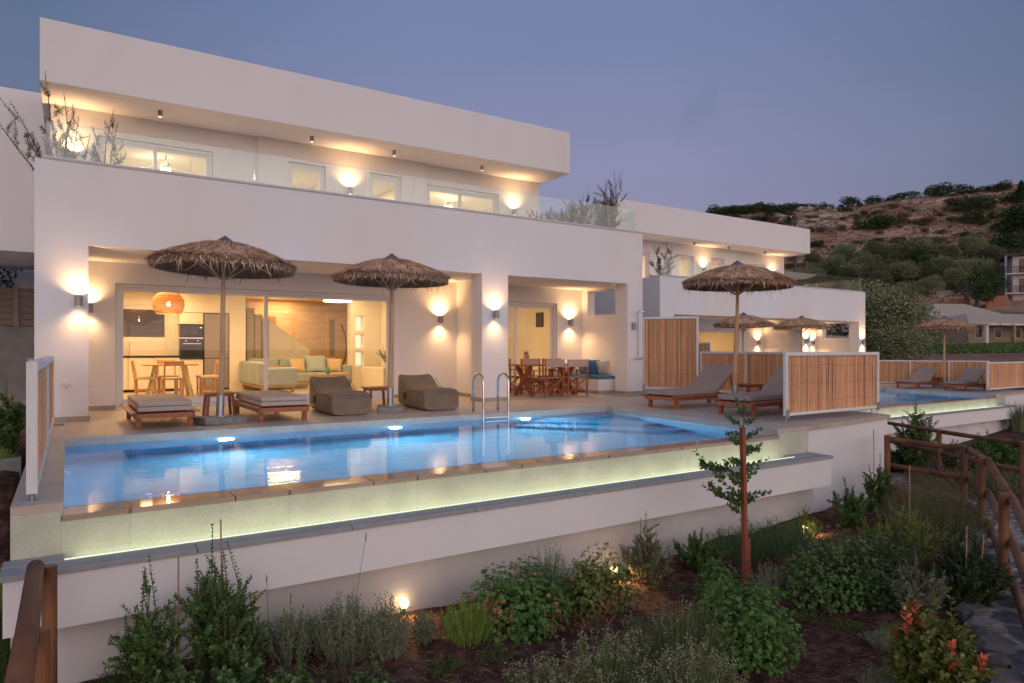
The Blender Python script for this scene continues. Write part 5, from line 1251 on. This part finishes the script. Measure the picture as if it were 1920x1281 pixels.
# stones and litter in the bed
def gravel():
    rnd = random.Random(9); m = MB()
    for i in range(5200):
        px = rnd.uniform(200, 1860); py = rnd.uniform(960, 1290); p = at(px, py)
        if p.y > 5.85 or p.x > 9 and p.y > 5.8: continue
        r = rnd.uniform(.004,.013) if rnd.random() < .95 else rnd.uniform(.015,.035)
        a = rnd.uniform(0,3); vs = [(p.x+r*cos(a+2*pi*k/5)*rnd.uniform(.7,1.3), p.y+r*sin(a+2*pi*k/5)*rnd.uniform(.7,1.3), p.z-.003) for k in range(5)]+[(p.x,p.y,p.z+r*rnd.uniform(.4,.8))]
        m.add(vs, [(k,(k+1)%5,5) for k in range(5)])
    M['pebble'] = mat('pebble', (.13,.075,.06), .9, island=.6)
    tag(m.build('gravel', 'pebble'), kind='stuff', label='loose stones on the brown soil', cat='gravel')
gravel()
def litter():
    rnd = random.Random(19); m = MB()
    for i in range(2600):
        p = at(rnd.uniform(230,1860), rnd.uniform(970,1290))
        if p.y > 5.8: continue
        a = rnd.uniform(0,6.3)
        if rnd.random() < .8: m.leaf(p+Vector((0,0,.006)), (cos(a),sin(a),rnd.uniform(-.1,.3)), (rnd.gauss(0,.4),rnd.gauss(0,.4),1), rnd.uniform(.012,.035), rnd.uniform(.006,.014))
        else:
            L = rnd.uniform(.05,.22); m.tube([p+Vector((0,0,.005)), p+Vector((cos(a)*L*.5,sin(a)*L*.5,.02)), p+Vector((cos(a+.4)*L,sin(a+.4)*L,.006))], .0018, 3, cap=False)
    tag(m.build('leaf_litter', 'leaf_dry'), 'dead leaves and twigs scattered on the soil', 'leaf litter', kind='stuff')
litter()
for k, (x, y, w, h) in enumerate(((930,1235,.3,.10),(1120,1180,.35,.12),(1250,1110,.3,.14),(1520,1160,.3,.10),(1180,1230,.25,.08),(640,1270,.35,.14),(820,1260,.28,.09),(1500,1060,.4,.16),(1620,1060,.4,.22),(1590,1180,.25,.08))):
    p = at(x, y)
    if p.y > 5.3: p.y = 5.3; p.z = gh(p.x, p.y)
    spiky('weed', 'small self-sown weed on the bare soil', p, h, w, 34, ['leaf_grass','leaf_dry','leaf_scrub'][k%3], 200+k, 'small weeds on the soil', nl=8, l=.03, w=.008, lean=1.2)
# ball lamps in the bed
for k, (x, y, l, pw) in enumerate(((758,1137,'glowing ball spot in the bed beside the lavender, nearest',1.6),(1152,1070,'glowing ball spot in the bed behind the geranium, middle',2.5),(1508,985,'small glowing ball spot in the bed by the white block, farthest',2.8))):
    p = FW(x, [5.95,7.6,9.3][k]); p.z = EYE-(y-HY)/F*[5.95,7.6,9.3][k]
    p = G(x, y+16, gh(p.x, p.y)) ; p.z = gh(p.x, p.y)
    t = thing('garden_lamp', l, 'garden lamp', p, 0, 'glowing garden spots in the planting bed')
    m = MB(); m.tube([(0,0,-.05),(0,0,.07)], .008, 8); m.build('spike', 'blacksteel', t)
    m = MB(); m.lathe([(.0,.055),(.03,.06),(.042,.085),(.042,.11),(.03,.13),(0,.137)], 18); m.build('glowing_globe', 'lamp_warm', t, smooth=True)
    lampobj('glow', 'SPOT', t, (-.0,-.05,.12), pw*7, (1.,.60,.26), shadow_soft_size=.04, spot_size=radians(160), spot_blend=.8, rot=(-radians(58),0,0))

# ------------------------------------------------------------------ log fences
def log_fence(label, posts, rails, H=1.0, r=.045, gz=None, side=1):
    """posts: xy list (top z = ground + H), rails: lists of heights below top"""
    c = posts[0]; z0 = gh(*c) if gz is None else gz; t = thing('log_fence', label, 'fence', (c[0],c[1],z0))
    tops = []
    for k, (x, y) in enumerate(posts):
        z = (gh(x,y) if gz is None else gz)-z0; h = H; tops.append(Vector((x-c[0],y-c[1],z+h)))
        m = MB(); m.tube([(x-c[0],y-c[1],z-.15),(x-c[0],y-c[1],z+h*.5),(x-c[0],y-c[1],z+h)], [r*1.04,r*.98,r], 14); po = m.build('post', 'fwood', t, bevel=.004)
        m = MB(); m.lathe([(0,z+h+.001),(r*.86,z+h+.001)], 14, (x-c[0],y-c[1],0)); m.build('sawn_top', 'endgrain', po)
    for a, b in zip(tops, tops[1:]):
        d = (b-a); n = Vector((-d.y,d.x,0)).normalized()*r*1.6*side
        for dz in rails:
            p, q = a+n-Vector((0,0,dz))-d.normalized()*.06, b+n-Vector((0,0,dz))+d.normalized()*.06
            m = MB(); m.tube([p,p.lerp(q,.5)+Vector((0,0,-.008)),q], [r*.92,r*.9,r*.86], 12); m.build('rail', 'fwoodr', t)
    return t
A = (10.84,4.70); Bp = (9.77,4.03); Cp = (7.82,3.03); D = (10.97,5.87)
log_fence('reddish log fence with three rails along the near edge of the stone path, right', [D, A, Bp, Cp, (5.9,2.1)], [.06,.48,.86])
log_fence('log fence on the far side of the stone path, running below the second pool', [(17.4,10.1),(14.34,6.66),(12.15,4.45),(9.9,2.4)], [.03,.45], H=1.05)
log_fence('log fence at the lower left corner beside the low white wall', [(-.10,5.40),(-.115,4.20),(-.12,3.0)], [], H=1.02, gz=-1.32)
t = bpy.data.objects['log_fence.002'] if 'log_fence.002' in bpy.data.objects else None
m = MB(); m.tube([(-.075,.02,1.02),(-.07,-1.2,1.03),(-.075,-2.6,1.04)], [.05,.052,.055], 14); m.build('rail', 'fwoodr', t, smooth=True)
# stone path and steps between the fences
def path():
    m = MB(); pts = [((4.4,1.3),(7.5,.0)),((5.85,2.15),(8.8,1.2)),((7.7,3.3),(10.2,2.2)),((10.1,4.1),(12.1,3.9)),((11.3,4.75),(13.5,5.5)),((12.0,6.1),(14.6,7.4)),((13.6,8.2),(16.6,10.4)),((15.4,10.2),(18.5,12.5))]
    n = 6; 
    for i in range(len(pts)-1):
        for k in range(n):
            for (u0,u1) in ((k/n,(k+1)/n),):
                a0 = Vector(pts[i][0]).lerp(Vector(pts[i+1][0]),u0); b0 = Vector(pts[i][1]).lerp(Vector(pts[i+1][1]),u0)
                a1 = Vector(pts[i][0]).lerp(Vector(pts[i+1][0]),u1); b1 = Vector(pts[i][1]).lerp(Vector(pts[i+1][1]),u1)
                for j in range(5):
                    q = [a0.lerp(b0,j/5), a0.lerp(b0,(j+1)/5), a1.lerp(b1,(j+1)/5), a1.lerp(b1,j/5)]
                    m.add([(p.x,p.y,gh(p.x,p.y)+.035) for p in q], [(0,1,2,3)])
    struct(m, 'path', 'flag')
    # stone edging walls
    rnd = random.Random(12); m = MB()
    for i in range(len(pts)-1):
        a = Vector(pts[i][0]); b = Vector(pts[i+1][0]); L = (b-a).length; x = 0
        while x < L:
            w = rnd.uniform(.14,.3); p = a.lerp(b, min(1,x/L))+Vector((rnd.gauss(-.08,.03),rnd.gauss(.05,.03)))
            z = gh(p.x,p.y); r = w*.55; vs = []
            for (zz, s) in ((-.05,1.),(.05,1.05),(.09,.7)):
                for k in range(7):
                    an = 2*pi*k/7+.4; vs.append((p.x+r*s*cos(an)*rnd.uniform(.8,1.15), p.y+r*s*sin(an)*rnd.uniform(.8,1.15), z+zz*rnd.uniform(.9,1.15)))
            fs = [(k,(k+1)%7,7+(k+1)%7,7+k) for k in range(7)]+[(7+k,7+(k+1)%7,14+(k+1)%7,14+k) for k in range(7)]+[tuple(range(14,21))]
            m.add(vs, fs); x += w
    tag(m.build('path_edging', 'rockd'), 'row of rough stones edging the path under the right log fence', 'stone edging')
path()

# ------------------------------------------------------------------ balcony plants
def branchy(name, label, loc, tips, seed, group, leaf='leaf_olive', l=.11, w=.030, n=34, cat='plant'):
    rnd = random.Random(seed); t = thing(name, label, cat, loc, 0, group); lf = MB(); st = MB()
    for tp in tips:
        b = Vector((rnd.uniform(-.15,.15),rnd.uniform(-.15,.15),0)); tip = Vector(tp); leafy_stem(lf, st, b, tip, .012, n, l, w, rnd, curve=.10)
        for q in (.35,.5,.65,.8):
            s = b.lerp(tip,q); e = s+Vector((rnd.gauss(0,.18),rnd.gauss(0,.18),rnd.uniform(.12,.36)))*.9; leafy_stem(lf, st, s, e, .005, n//2, l, w, rnd, curve=.1)
    st.build('stems', 'stem', t); lf.build('leaves', leaf, t); return t
BPG = 'olive shrubs on the balconies'
rnd = random.Random(21)
branchy('balcony_shrub', 'wind-blown olive shrub overhanging the left end of the balcony', (.0,13.1,3.5), [(-.95,.1,1.2),(-.75,.2,1.5),(-.3,0,2.0),(-.05,0,1.7),(.15,.1,1.4),(-.55,0,1.0),(.3,0,1.1),(.0,.1,1.2),(-.3,.1,1.3),(-.15,0,1.1),(.1,0,1.5)], 1, BPG, l=.085, w=.024)
branchy('balcony_shrub', 'olive shrub behind the glass just right of the overhanging one', (.55,13.2,3.5), [(-.2,0,1.0),(.15,0,1.4),(.1,.1,1.65),(.2,0,.9),(-.1,.1,1.2)], 2, BPG, l=.085, w=.024)
for k, (x, h, n) in enumerate(((9.2,.85,3),(9.6,.95,4),(10.05,1.0,5),(10.35,1.25,6),(10.75,1.55,7),(11.05,1.35,6),(11.35,1.9,7),(11.6,2.15,7))):
    branchy('balcony_shrub', ['tiny olive twig right of the last balcony wall lamp','small olive shrub behind glass, second at the right of the near balcony','short olive shrub behind glass, third at the right of the near balcony','low bushy olive shrub, fourth at the right of the near balcony','mid height olive shrub, fifth of the right balcony group','bushy olive shrub, sixth of the right balcony group','tall olive shrub, second from the right end of the near balcony','tallest olive shrub at the right end of the near balcony'][k], (x,13.15,3.5), [(rnd.gauss(0,.16),rnd.gauss(0,.1),h*rnd.uniform(.65,1)) for _ in range(n)]+[(.05,0,h)], 10+k, BPG, l=.085, w=.026, n=34)
branchy('balcony_shrub', 'olive shrub at the left corner of the far villa balcony', (bx-.1+.5,by+13.1,bz+3.4), [(-.5,0,1.7),(.4,0,1.8),(.1,0,1.5),(-.2,0,1.3),(.35,0,1.2),(-.6,0,1.2)], 30, BPG, l=.15, w=.045)
for k, x in enumerate((13.9,14.5)):
    pass

# ------------------------------------------------------------------ left yard
def yard():
    m = MB(); m.prism([(-9,9.6),(-1.25,9.6),(-1.0,12.6),(-1.0,20),(-.44,20),(-.44,24),(-9,24)], -.30, -.12); struct(m, 'driveway', 'drive')
    o = (-2.5,22.5,-.12); t = thing('garden_wall', 'grey concrete wall topped with a wooden slat fence, behind the driveway at the left', 'wall', o)
    m = MB(); m.box(-9,22.4,-.12,-.43,22.65,1.72); m.build('concrete_wall', 'concwall', t, off=o)
    t2 = thing('slat_fence', 'brown wooden slat fence standing on the grey concrete wall', 'fence', (-2.5,22.5,1.72)); o2 = (-2.5,22.5,1.72)
    for k in range(6):
        m = MB(); m.box(-9,22.47,1.76+.17*k,-.45,22.5,1.76+.17*k+.14); m.build('slat', 'slat', t2, off=o2)
    for x in (-1.15,-2.9,-4.6):
        m = MB(); m.box(x-.05,22.40,1.725,x+.05,22.46,2.82); m.build('post', 'concwall', t2, off=o2)
    rnd = random.Random(4); t = thing('garden_tree', 'dark olive tree behind the slat fence at the left edge', 'tree', (-3.0,24.6,-.2)); lf = MB(); st = MB()
    st.tube([(0,0,0),(.1,0,1.5),(0,.1,2.6)], [.16,.12,.08], 8)
    for k in range(7):
        a = k*.9; st.tube([(0,.1,2.3),(cos(a)*.9,sin(a)*.9,3.4)], [.06,.03], 6)
    for i in range(5200):
        a = rnd.uniform(0,6.3); ph = math.acos(rnd.uniform(-1,1)); r = rnd.random()**.4*(1+.25*noise.noise(Vector((cos(a)*2,sin(a)*2,ph*2))))
        q = Vector((1.75*r*sin(ph)*cos(a), 1.4*r*sin(ph)*sin(a), 3.35+1.35*r*cos(ph))); lf.leaf(q, (rnd.gauss(0,1),rnd.gauss(0,1),rnd.gauss(0,1)), (rnd.gauss(0,1),rnd.gauss(0,1),1), .13, .05)
    st.build('trunk', 'bark', t, smooth=True); lf.build('crown', 'leaf_dark', t)
    m = MB(); m.prism([(-1.24,9.4),(-.44,9.4),(-.44,9.55),(-1.24,9.55)], -.9, -.10); tag(m.build('bed_kerb', 'conc'), 'low concrete block closing the bed beside the driveway', 'kerb')
    wall_lamp((-.42,14.0,.88), 'small wall lamp on the left side wall of the near villa above the driveway', WL, 24, 24, face=(-1,0))
yard()

# ------------------------------------------------------------------ hillside
def hill_pt(px, fw):
    p = FW(px, fw); return Vector((p.x, p.y, gh(p.x, p.y)))
def hill_pp(px, p):
    r = (px-960)/F; X, Y = S_+r*C_, C_-r*S_; return hill_pt(px, p/(X*AX[0]+Y*AX[1]))
def crown_mesh(seed, R=1., H=.8, n=900, leaf=.16, mt='leaf_scrub', trunk=False, name='scrub_bush'):
    rnd = random.Random(seed); lf = MB()
    lob = [(Vector((rnd.uniform(-.55,.55)*R, rnd.uniform(-.55,.55)*R, H*rnd.uniform(.45,.9))), rnd.uniform(.35,.6)*R) for _ in range(7)]
    for i in range(n):
        c, r = rnd.choice(lob); d = Vector((rnd.gauss(0,1),rnd.gauss(0,1),rnd.gauss(0,1))).normalized(); q = c+d*r*rnd.uniform(.7,1.05)
        q.z = max(.02 if not trunk else H*.3, q.z*.95)
        lf.leaf(q, d+Vector((rnd.gauss(0,.8),rnd.gauss(0,.8),rnd.gauss(0,.8))), (rnd.gauss(0,1),rnd.gauss(0,1),1), leaf*rnd.uniform(.6,1.3), leaf*.5)
    return lf
def hillside():
    rnd = random.Random(31)
    # olive and carob trees in rows above the far villa, each with trunk and crown
    protos = []
    for k in range(3):
        t = thing('olive_tree', '', 'tree'); lf = crown_mesh(50+k, 1.75, 3.0, 5200, .165, trunk=True)
        s = MB(); s.tube([(0,0,-.3),(.1,.05,.8),(0,0,1.7)], [.2,.15,.1], 7)
        for q in range(5): a = q*1.3; s.tube([(0,0,1.2),(cos(a)*.9,sin(a)*.9,2.2)], [.08,.03], 5)
        s.build('trunk', 'bark', t); lf.build('crown', ['leaf_oliveg','leaf_scrub','leaf_dark'][k], t); protos.append(t)
    bpy.context.view_layer.update(); used = [0,0,0]
    def tree(k, px, fw, s, label, group='olive trees on the hillside'):
        p = hill_pp(px, fw*1.165) if fw > 60 else hill_pt(px, fw)
        if used[k] == 0: o = protos[k]; used[k] = 1; o.location = p; o['label'] = label; o['group'] = group
        else: o = dup(protos[k], p, rnd.uniform(0,6), label, group)
        o.scale = (s, s, s*rnd.uniform(.85,1.05)); return o
    row = [(1515,108),(1540,112),(1562,107),(1590,113),(1607,105),(1640,111),(1652,107),(1697,105),(1680,113),(1725,112),(1742,106),(1765,112),(1790,107),(1850,106),(1812,111),(1845,113),(1878,111),(1500,118),(1530,121),(1560,124),(1600,120),(1640,123),(1690,120),(1735,122),(1775,121),(1815,123),(1860,120),(1895,118),(1580,131),(1632,134),(1500,112),(1745,131),(1700,128)]+[(1490+13.5*k+(k*37%11), 108+(k*53%22)) for k in range(32)]
    for i, (px, fw) in enumerate([q for q in row if q[0] < 1868]):
        k = rnd.choice((0,0,0,1)); tree(k, px+rnd.uniform(-5,5), fw, rnd.uniform(1.0,1.4), 'round grey green olive tree in the rows above the tile-roofed houses')
    tree(2, 1832, 97, 1.75, 'large dark round tree in front of the red balcony house'); tree(2, 1742, 116, 1.8, 'broad dark green tree in the middle of the olive rows')
    tree(1, 1700, 118, 1.9, 'tall mid green tree in the middle of the olive rows')
    # large olive just behind the second villa
    for k, (px, fw, s, l) in enumerate(((1655,43,1.5,'big grey olive tree directly behind the right end of the second villa'),(1700,46,1.15,'olive tree right of the big grey one, left of the tiled house'),(1636,50,1.9,'tall olive tree rising over the second villa parapet'),(1738,48,.95,'low olive tree in front of the tiled house'),(1672,38,1.0,'low olive tree at the far terrace screen'))):
        tree(0, px, fw, s, l, 'olive trees near the second villa')
    # tall dark tree at the right edge
    t = thing('pine_tree', 'tall dark pine at the right edge of the hill', 'tree', hill_pt(1915, 124)); lf = crown_mesh(91, 3.2, 8.5, 3800, .5, trunk=True)
    for i in range(1800):
        a = rnd.uniform(0,6.3); z = rnd.uniform(2,12.5); r = (13-z)*.3*rnd.uniform(.5,1); lf.leaf((cos(a)*r,sin(a)*r,z), (rnd.gauss(0,1),rnd.gauss(0,1),rnd.gauss(0,1)), (0,0,1), .6, .25)
    s = MB(); s.tube([(0,0,-.5),(0,0,6)], [.35,.2], 8); s.build('trunk', 'bark', t); lf.build('crown', 'leaf_dark', t)
    # palm
    t = thing('palm_tree', 'small palm tree right of the far villa roof', 'tree', hill_pt(1523, 104)); s = MB(); s.tube([(0,0,-.3),(.1,0,2.2),(0,0,4.6)], [.3,.22,.2], 8); s.build('trunk', 'bark', t); m = MB()
    for k in range(46):
        a = rnd.uniform(0,6.3); e = rnd.uniform(-.5,1.2); L = 1.5; prev = Vector((0,0,4.6))
        for j in range(1,6):
            u = j/5; q = Vector((cos(a)*L*u*cos(e*(1-u*.3)), sin(a)*L*u*cos(e*(1-u*.3)), 4.6+L*(sin(e)*u-.7*u*u)))
            sd = Vector((-sin(a),cos(a),0))*.16*(1-u*.6); m.add([prev-sd,prev+sd,q+sd*.8-Vector((0,0,.1)),q-sd*.8-Vector((0,0,.1))], [(0,1,2,3)]); prev = q
    m.build('fronds', 'leaf_oliveg', t)
    # scrub on the upper slope: the big bushes are things
    bp = []
    for k in range(3):
        lf = crown_mesh(70+k, 1.5, 1.5, 1500, .22); o = lf.build('scrub_bush', ['leaf_scrub','leaf_dark','leaf_scrubb'][k]); tag(o, 'round bush on the upper slope', 'bush'); bp.append(o)
    usedb = [0,0,0]
    SB = ['round olive green bush on the dry upper slope','dark green bush on the dry upper slope','reddish brown dry bush on the slope']
    def bush(k, p, s):
        if usedb[k] == 0: o = bp[k]; usedb[k] = 1
        else: o = bp[k].copy(); C.objects.link(o)
        o.location = p; o.rotation_euler = (0,0,rnd.uniform(0,6)); o.scale = (s*rnd.uniform(.9,1.7), s*rnd.uniform(.9,1.5), s*rnd.uniform(.6,.9)); o['label'] = SB[k]; o['category'] = 'bush'; o['group'] = ['olive green bushes on the upper slope','dark bushes on the upper slope','dry reddish bushes on the slope'][k]
    for px, fw, s, k in ((1335,172,2.,1),(1348,173,2.4,1),(1365,172,2.6,1),(1382,173,2.,1),(1410,173,2.4,1),(1460,173,2.,1),(1500,173,1.6,1),(1400,170,2.4,1),(1440,170,2.2,1),(1478,169,2.,1),(1520,170,1.8,1),(1430,160,2.4,1),(1350,168,2.6,1),(1385,168,2.2,1),(1420,170,2.6,0),(1460,165,2.4,1),(1400,160,2.,0),(1497,172,2.,1),(1550,168,1.8,1),(1592,172,2.4,1),(1635,150,3.0,1),(1660,150,2.6,1),(1645,172,2.0,1),(1680,173,2.2,1),(1702,176,1.8,1),(1760,170,2.6,1),(1790,172,2.4,1),(1830,158,3.,1),(1845,150,2.6,1),(1815,164,2.6,1),(1860,172,1.8,1),(1885,170,2.2,1),(1525,140,1.8,1),(1900,160,3.,1),(1448,150,1.8,1),(1480,158,1.6,1),(1600,130,1.3,1),(1905,145,3.2,1),(1895,128,3.,1),(1870,122,2.2,1)):
        bush(k, hill_pp(px, min(207, fw*1.165)), s*.72)
    for i in range(250):
        px = rnd.uniform(1330,1930); fw = rnd.uniform(125,176); bush(rnd.choice((0,0,2,2,1)), hill_pp(px, fw*1.165), rnd.uniform(.25,.95))
    # fine scrub as stuff
    m = MB()
    for i in range(21000):
        px = rnd.uniform(1320,1990); fw = rnd.uniform(115,208); p = hill_pp(px, fw)
        if noise.noise(Vector((p.x*.05,p.y*.05,1)))+rnd.gauss(0,.25) < .0: continue
        r = rnd.uniform(.12,.5)
        for q in range(5):
            a = rnd.uniform(0,6.3); m.leaf(p+Vector((rnd.gauss(0,r*.5),rnd.gauss(0,r*.5),0)), (cos(a)*.8,sin(a)*.8,rnd.uniform(.3,1)), (rnd.gauss(0,1),rnd.gauss(0,1),.5), r*rnd.uniform(.7,1.4), r*.7)
    tag(m.build('dry_scrub', 'leaf_hill'), 'dry low scrub and grass over the hillside', 'scrub', kind='stuff')
    # rocks
    rk = MB(); rk2 = None; protosr = []
    for k in range(3):
        m = MB(); n = 9; vs = []; fs = []
        for j in range(5):
            for i in range(n):
                a = 2*pi*i/n; ph = pi*(j+.3)/5; r = 1+.35*noise.noise(Vector((cos(a)*1.5,sin(a)*1.5,ph*1.5+k*7))); vs.append((r*sin(ph)*cos(a)*1.3, r*sin(ph)*sin(a), r*cos(ph)*.7))
        for j in range(4):
            for i in range(n): fs.append((j*n+i,(j+1)*n+i,(j+1)*n+(i+1)%n,j*n+(i+1)%n))
        fs.append(tuple(range(n))); m.add(vs, fs); o = m.build('rock', 'rock'); protosr.append(o)
    first = [0,0,0]
    for i in range(80):
        if i < 34: px = rnd.choice((1440,1470,1500,1545,1570,1460,1520,1590))+rnd.uniform(-14,14); fw = rnd.uniform(150,170)
        elif i < 46: px = rnd.uniform(1660,1740); fw = rnd.uniform(97,101)
        else: px = rnd.uniform(1340,1900); fw = rnd.uniform(110,175)
        k = i % 3; s = rnd.uniform(.5,1.7) if i < 34 else rnd.uniform(.3,1.)
        if first[k] == 0: o = protosr[k]; first[k] = 1
        else: o = protosr[k].copy(); C.objects.link(o)
        o.location = hill_pp(px, fw*1.165) if fw > 105 else hill_pt(px, fw); o.scale = (s,s,s*.8); o.rotation_euler = (0,0,rnd.uniform(0,6)); tag(o, 'pale boulder among the scrub on the hillside', 'rock', 'pale boulders on the hillside')
M['leaf_hill'] = mat('leaf_hill', (.36,.23,.15), .9, (.16,.15,.09), .08, island=.5)
hillside()

# ------------------------------------------------------------------ houses far right
def hip_house(name, label, px, fw, ridge, W, D, h, rz, roofh=1.2, wall='hwall', porch=False):
    p = hill_pt(px, fw); p.z = EYE+(655-ridge)/F*fw-h-roofh
    t = thing(name, label, 'house', p, rz)
    m = MB(); m.box(-W/2,-D/2,-1.,W/2,D/2,h); m.build('wall', wall, t)
    m = MB(); e = .35; a = [(-W/2-e,-D/2-e,h+.002),(W/2+e,-D/2-e,h+.002),(W/2+e,D/2+e,h+.002),(-W/2-e,D/2+e,h+.002),(-W/2+D*.5,0,h+roofh),(W/2-D*.5,0,h+roofh)]
    m.add(a, [(0,1,5,4),(1,2,5),(2,3,4,5),(3,0,4),(3,2,1,0)]); m.box(-W/2-e,-D/2-e,h-.12,W/2+e,D/2+e,h); m.build('roof', 'hroof', t)
    n = int(W/2.6)
    for k in range(n):
        x = -W/2+W*(k+.5)/n; fr = MB(); fr.box(x-.5,-D/2-.03,.9,x+.5,-D/2-.002,2.05); f = fr.build('window', 'hwall', t); g = MB(); g.box(x-.43,-D/2-.04,.97,x+.43,-D/2-.031,1.98); g.build('pane', 'hglass', f)
    if porch:
        m = MB(); m.box(-W/2,-D/2-2.2,h-.35,W/2,-D/2-.01,h-.2); 
        for k in range(12): x = -W/2+W*k/11; m.box(x-.05,-D/2-2.45,h-.36,x+.05,-D/2-2.21,h-.22)
        m.build('porch_roof', 'hwall', t)
        for k in range(6):
            x = -W/2+.2+(W-.4)*k/5; m = MB(); m.box(x-.16,-D/2-2.1,-1.,x+.16,-D/2-1.75,h-.36); m.build('pillar', 'hstone' if k % 2 else 'hwall', t)
    return t
rzv = -YAW
hip_house('tiled_house', 'low white house with a pale hipped tile roof, left of the stone one', 1780, 90, 570, 11.5, 7, 2.7, rzv+.15, 1.9)
hip_house('stone_house', 'low stone house with a long tiled roof and porch at the right edge', 1895, 80, 589, 19, 6, 2.6, rzv+.25, 1.2, 'hstone', True)
hip_house('tiled_house', 'small tiled outbuilding between the distant umbrella and the stone house', 1775, 82, 590, 7.5, 5, 2.0, rzv+.1, 1.1)
def balcony_house():
    p = hill_pt(1930, 100); p.z = 9.95; t = thing('balcony_house', 'white two storey house with dark red wooden balconies at the right edge', 'house', p, rzv-.50)
    m = MB(); m.box(-2.4,-3,-6,5,4,4.6); m.build('wall', 'hwall', t)
    m = MB(); m.box(-3.4,-3.9,4.602,5,4,4.85); m.build('roof', 'hwood', t)
    for z in (-.9,1.9):
        m = MB(); m.box(-3.4,-4.,z,5,-3.01,z+.18); m.build('balcony', 'hwall', t)
        m = MB()
        for k in range(34): m.box(-3.35+.25*k,-3.98,z+.18,-3.29+.25*k,-3.94,z+1.05)
        m.box(-3.4,-4.,z+1.05,5,-3.92,z+1.15); m.build('railing', 'hwood', t)
        for x in (-1.6,1.6):
            f = MB(); f.box(x,-3.05,z+.2,x+1.1,-3.002,z+2.2); w = f.build('window', 'hwood', t); g = MB(); g.box(x+.1,-3.07,z+.3,x+1.0,-3.051,z+2.1); g.build('pane', 'hglass', w)
    for x in (-3.3,.2):
        m = MB(); m.box(x-.13,-3.9,-4,x+.13,-3.62,4.6); m.build('pillar', 'hblue', t)
    m = MB(); m.tube([(.5,0,5.3),(2.0,0,5.3)], .45, 14); tk = m.build('water_tank', 'galv', t)
balcony_house()
def reedwall(name, label, a, b, h, base=0.):
    m = MB(); pts = [hill_pt(a[0]+(b[0]-a[0])*k/14, a[1]+(b[1]-a[1])*k/14) for k in range(15)]
    for p, q in zip(pts, pts[1:]):
        d = (q-p).normalized(); n = Vector((d.y,-d.x,0))*.06
        m.add([p-n+Vector((0,0,-1)),q-n+Vector((0,0,-1)),q+n+Vector((0,0,-1)),p+n+Vector((0,0,-1)),p-n+Vector((0,0,h)),q-n+Vector((0,0,h)),q+n+Vector((0,0,h)),p+n+Vector((0,0,h))], [(0,1,5,4),(1,2,6,5),(2,3,7,6),(3,0,4,7),(4,5,6,7)])
    tag(m.build(name, 'reedfar'), label, 'fence')
reedwall('reed_fence', 'long terracotta coloured reed fence behind the tile-roofed houses', (1655,95),(1818,96), 1.5)
reedwall('reed_fence', 'short piece of terracotta reed fence below the red balcony house', (1848,95),(1890,95), 1.5)
def poles():
    p = hill_pt(1491, 62); p.z = EYE
    t = thing('utility_pole', 'wooden utility pole right of the far villa roof with a cable to the right', 'utility pole', (p.x,p.y,gh(p.x,p.y))); h = EYE+(655-400)/F*62-gh(p.x,p.y)
    m = MB(); m.tube([(0,0,-.5),(0,0,h)], [.16,.11], 10); m.build('pole', 'bark', t)
    m = MB(); m.bar((-.7,0,h-.5),(.7,0,h-.5),.1,.1); m.build('crossarm', 'bark', t)
    for x in (-.6,0,.6):
        m = MB(); m.lathe([(.0,h-.45),(.05,h-.44),(.05,h-.36),(.0,h-.3)], 8, (x,0,0)); m.build('insulator', 'white', t)
    a = Vector((p.x,p.y,gh(p.x,p.y)+h-.3)); b = FW(1985, 58); b.z = EYE+(655-475)/F*58
    m = MB(); m.tube([a.lerp(b,k/24)-Vector((0,0,2.2*4*(k/24)*(1-k/24)*.5)) for k in range(25)], .022, 4); tag(m.build('power_line', 'blacksteel'), 'dark power line hanging across the hillside from the pole', 'cable')
    c = FW(1150, 66); c.z = EYE+(655-372)/F*66
    m = MB(); m.tube([a.lerp(c,k/16)-Vector((0,0,.6*4*(k/16)*(1-k/16))) for k in range(17)], .022, 4); tag(m.build('power_line', 'blacksteel'), 'power line running left from the pole behind the far villa', 'cable')
poles()
def green_bank():
    rnd = random.Random(17); m = MB()
    for i in range(7000):
        px = rnd.uniform(1700,1960); fw = rnd.uniform(46,70); p = hill_pt(px, fw); a = rnd.uniform(0,6.3)
        m.leaf(p, (cos(a),sin(a),rnd.uniform(.4,1.6)), (rnd.gauss(0,1),rnd.gauss(0,1),.4), rnd.uniform(.15,.4), .12)
    tag(m.build('ground_cover', 'leaf_grass'), 'green creeping ground cover below the stone house', 'ground cover', kind='stuff')
green_bank()
# ------------------------------------------------------------------ camera and output
cam = bpy.data.cameras.new('camera'); co = bpy.data.objects.new('camera', cam); C.objects.link(co)
co.location = (0,0,EYE); co.rotation_euler = (pi/2, 0, -YAW)
cam.sensor_width = 36; cam.lens = 36*F/1920.; cam.shift_y = (HY-640.5)/1920.; cam.clip_end = 6000; cam.clip_start = .05
sc = bpy.context.scene; sc.camera = co
sc.view_settings.view_transform = 'Standard'; sc.view_settings.look = 'None'; sc.view_settings.exposure = 0.; sc.view_settings.gamma = 1.
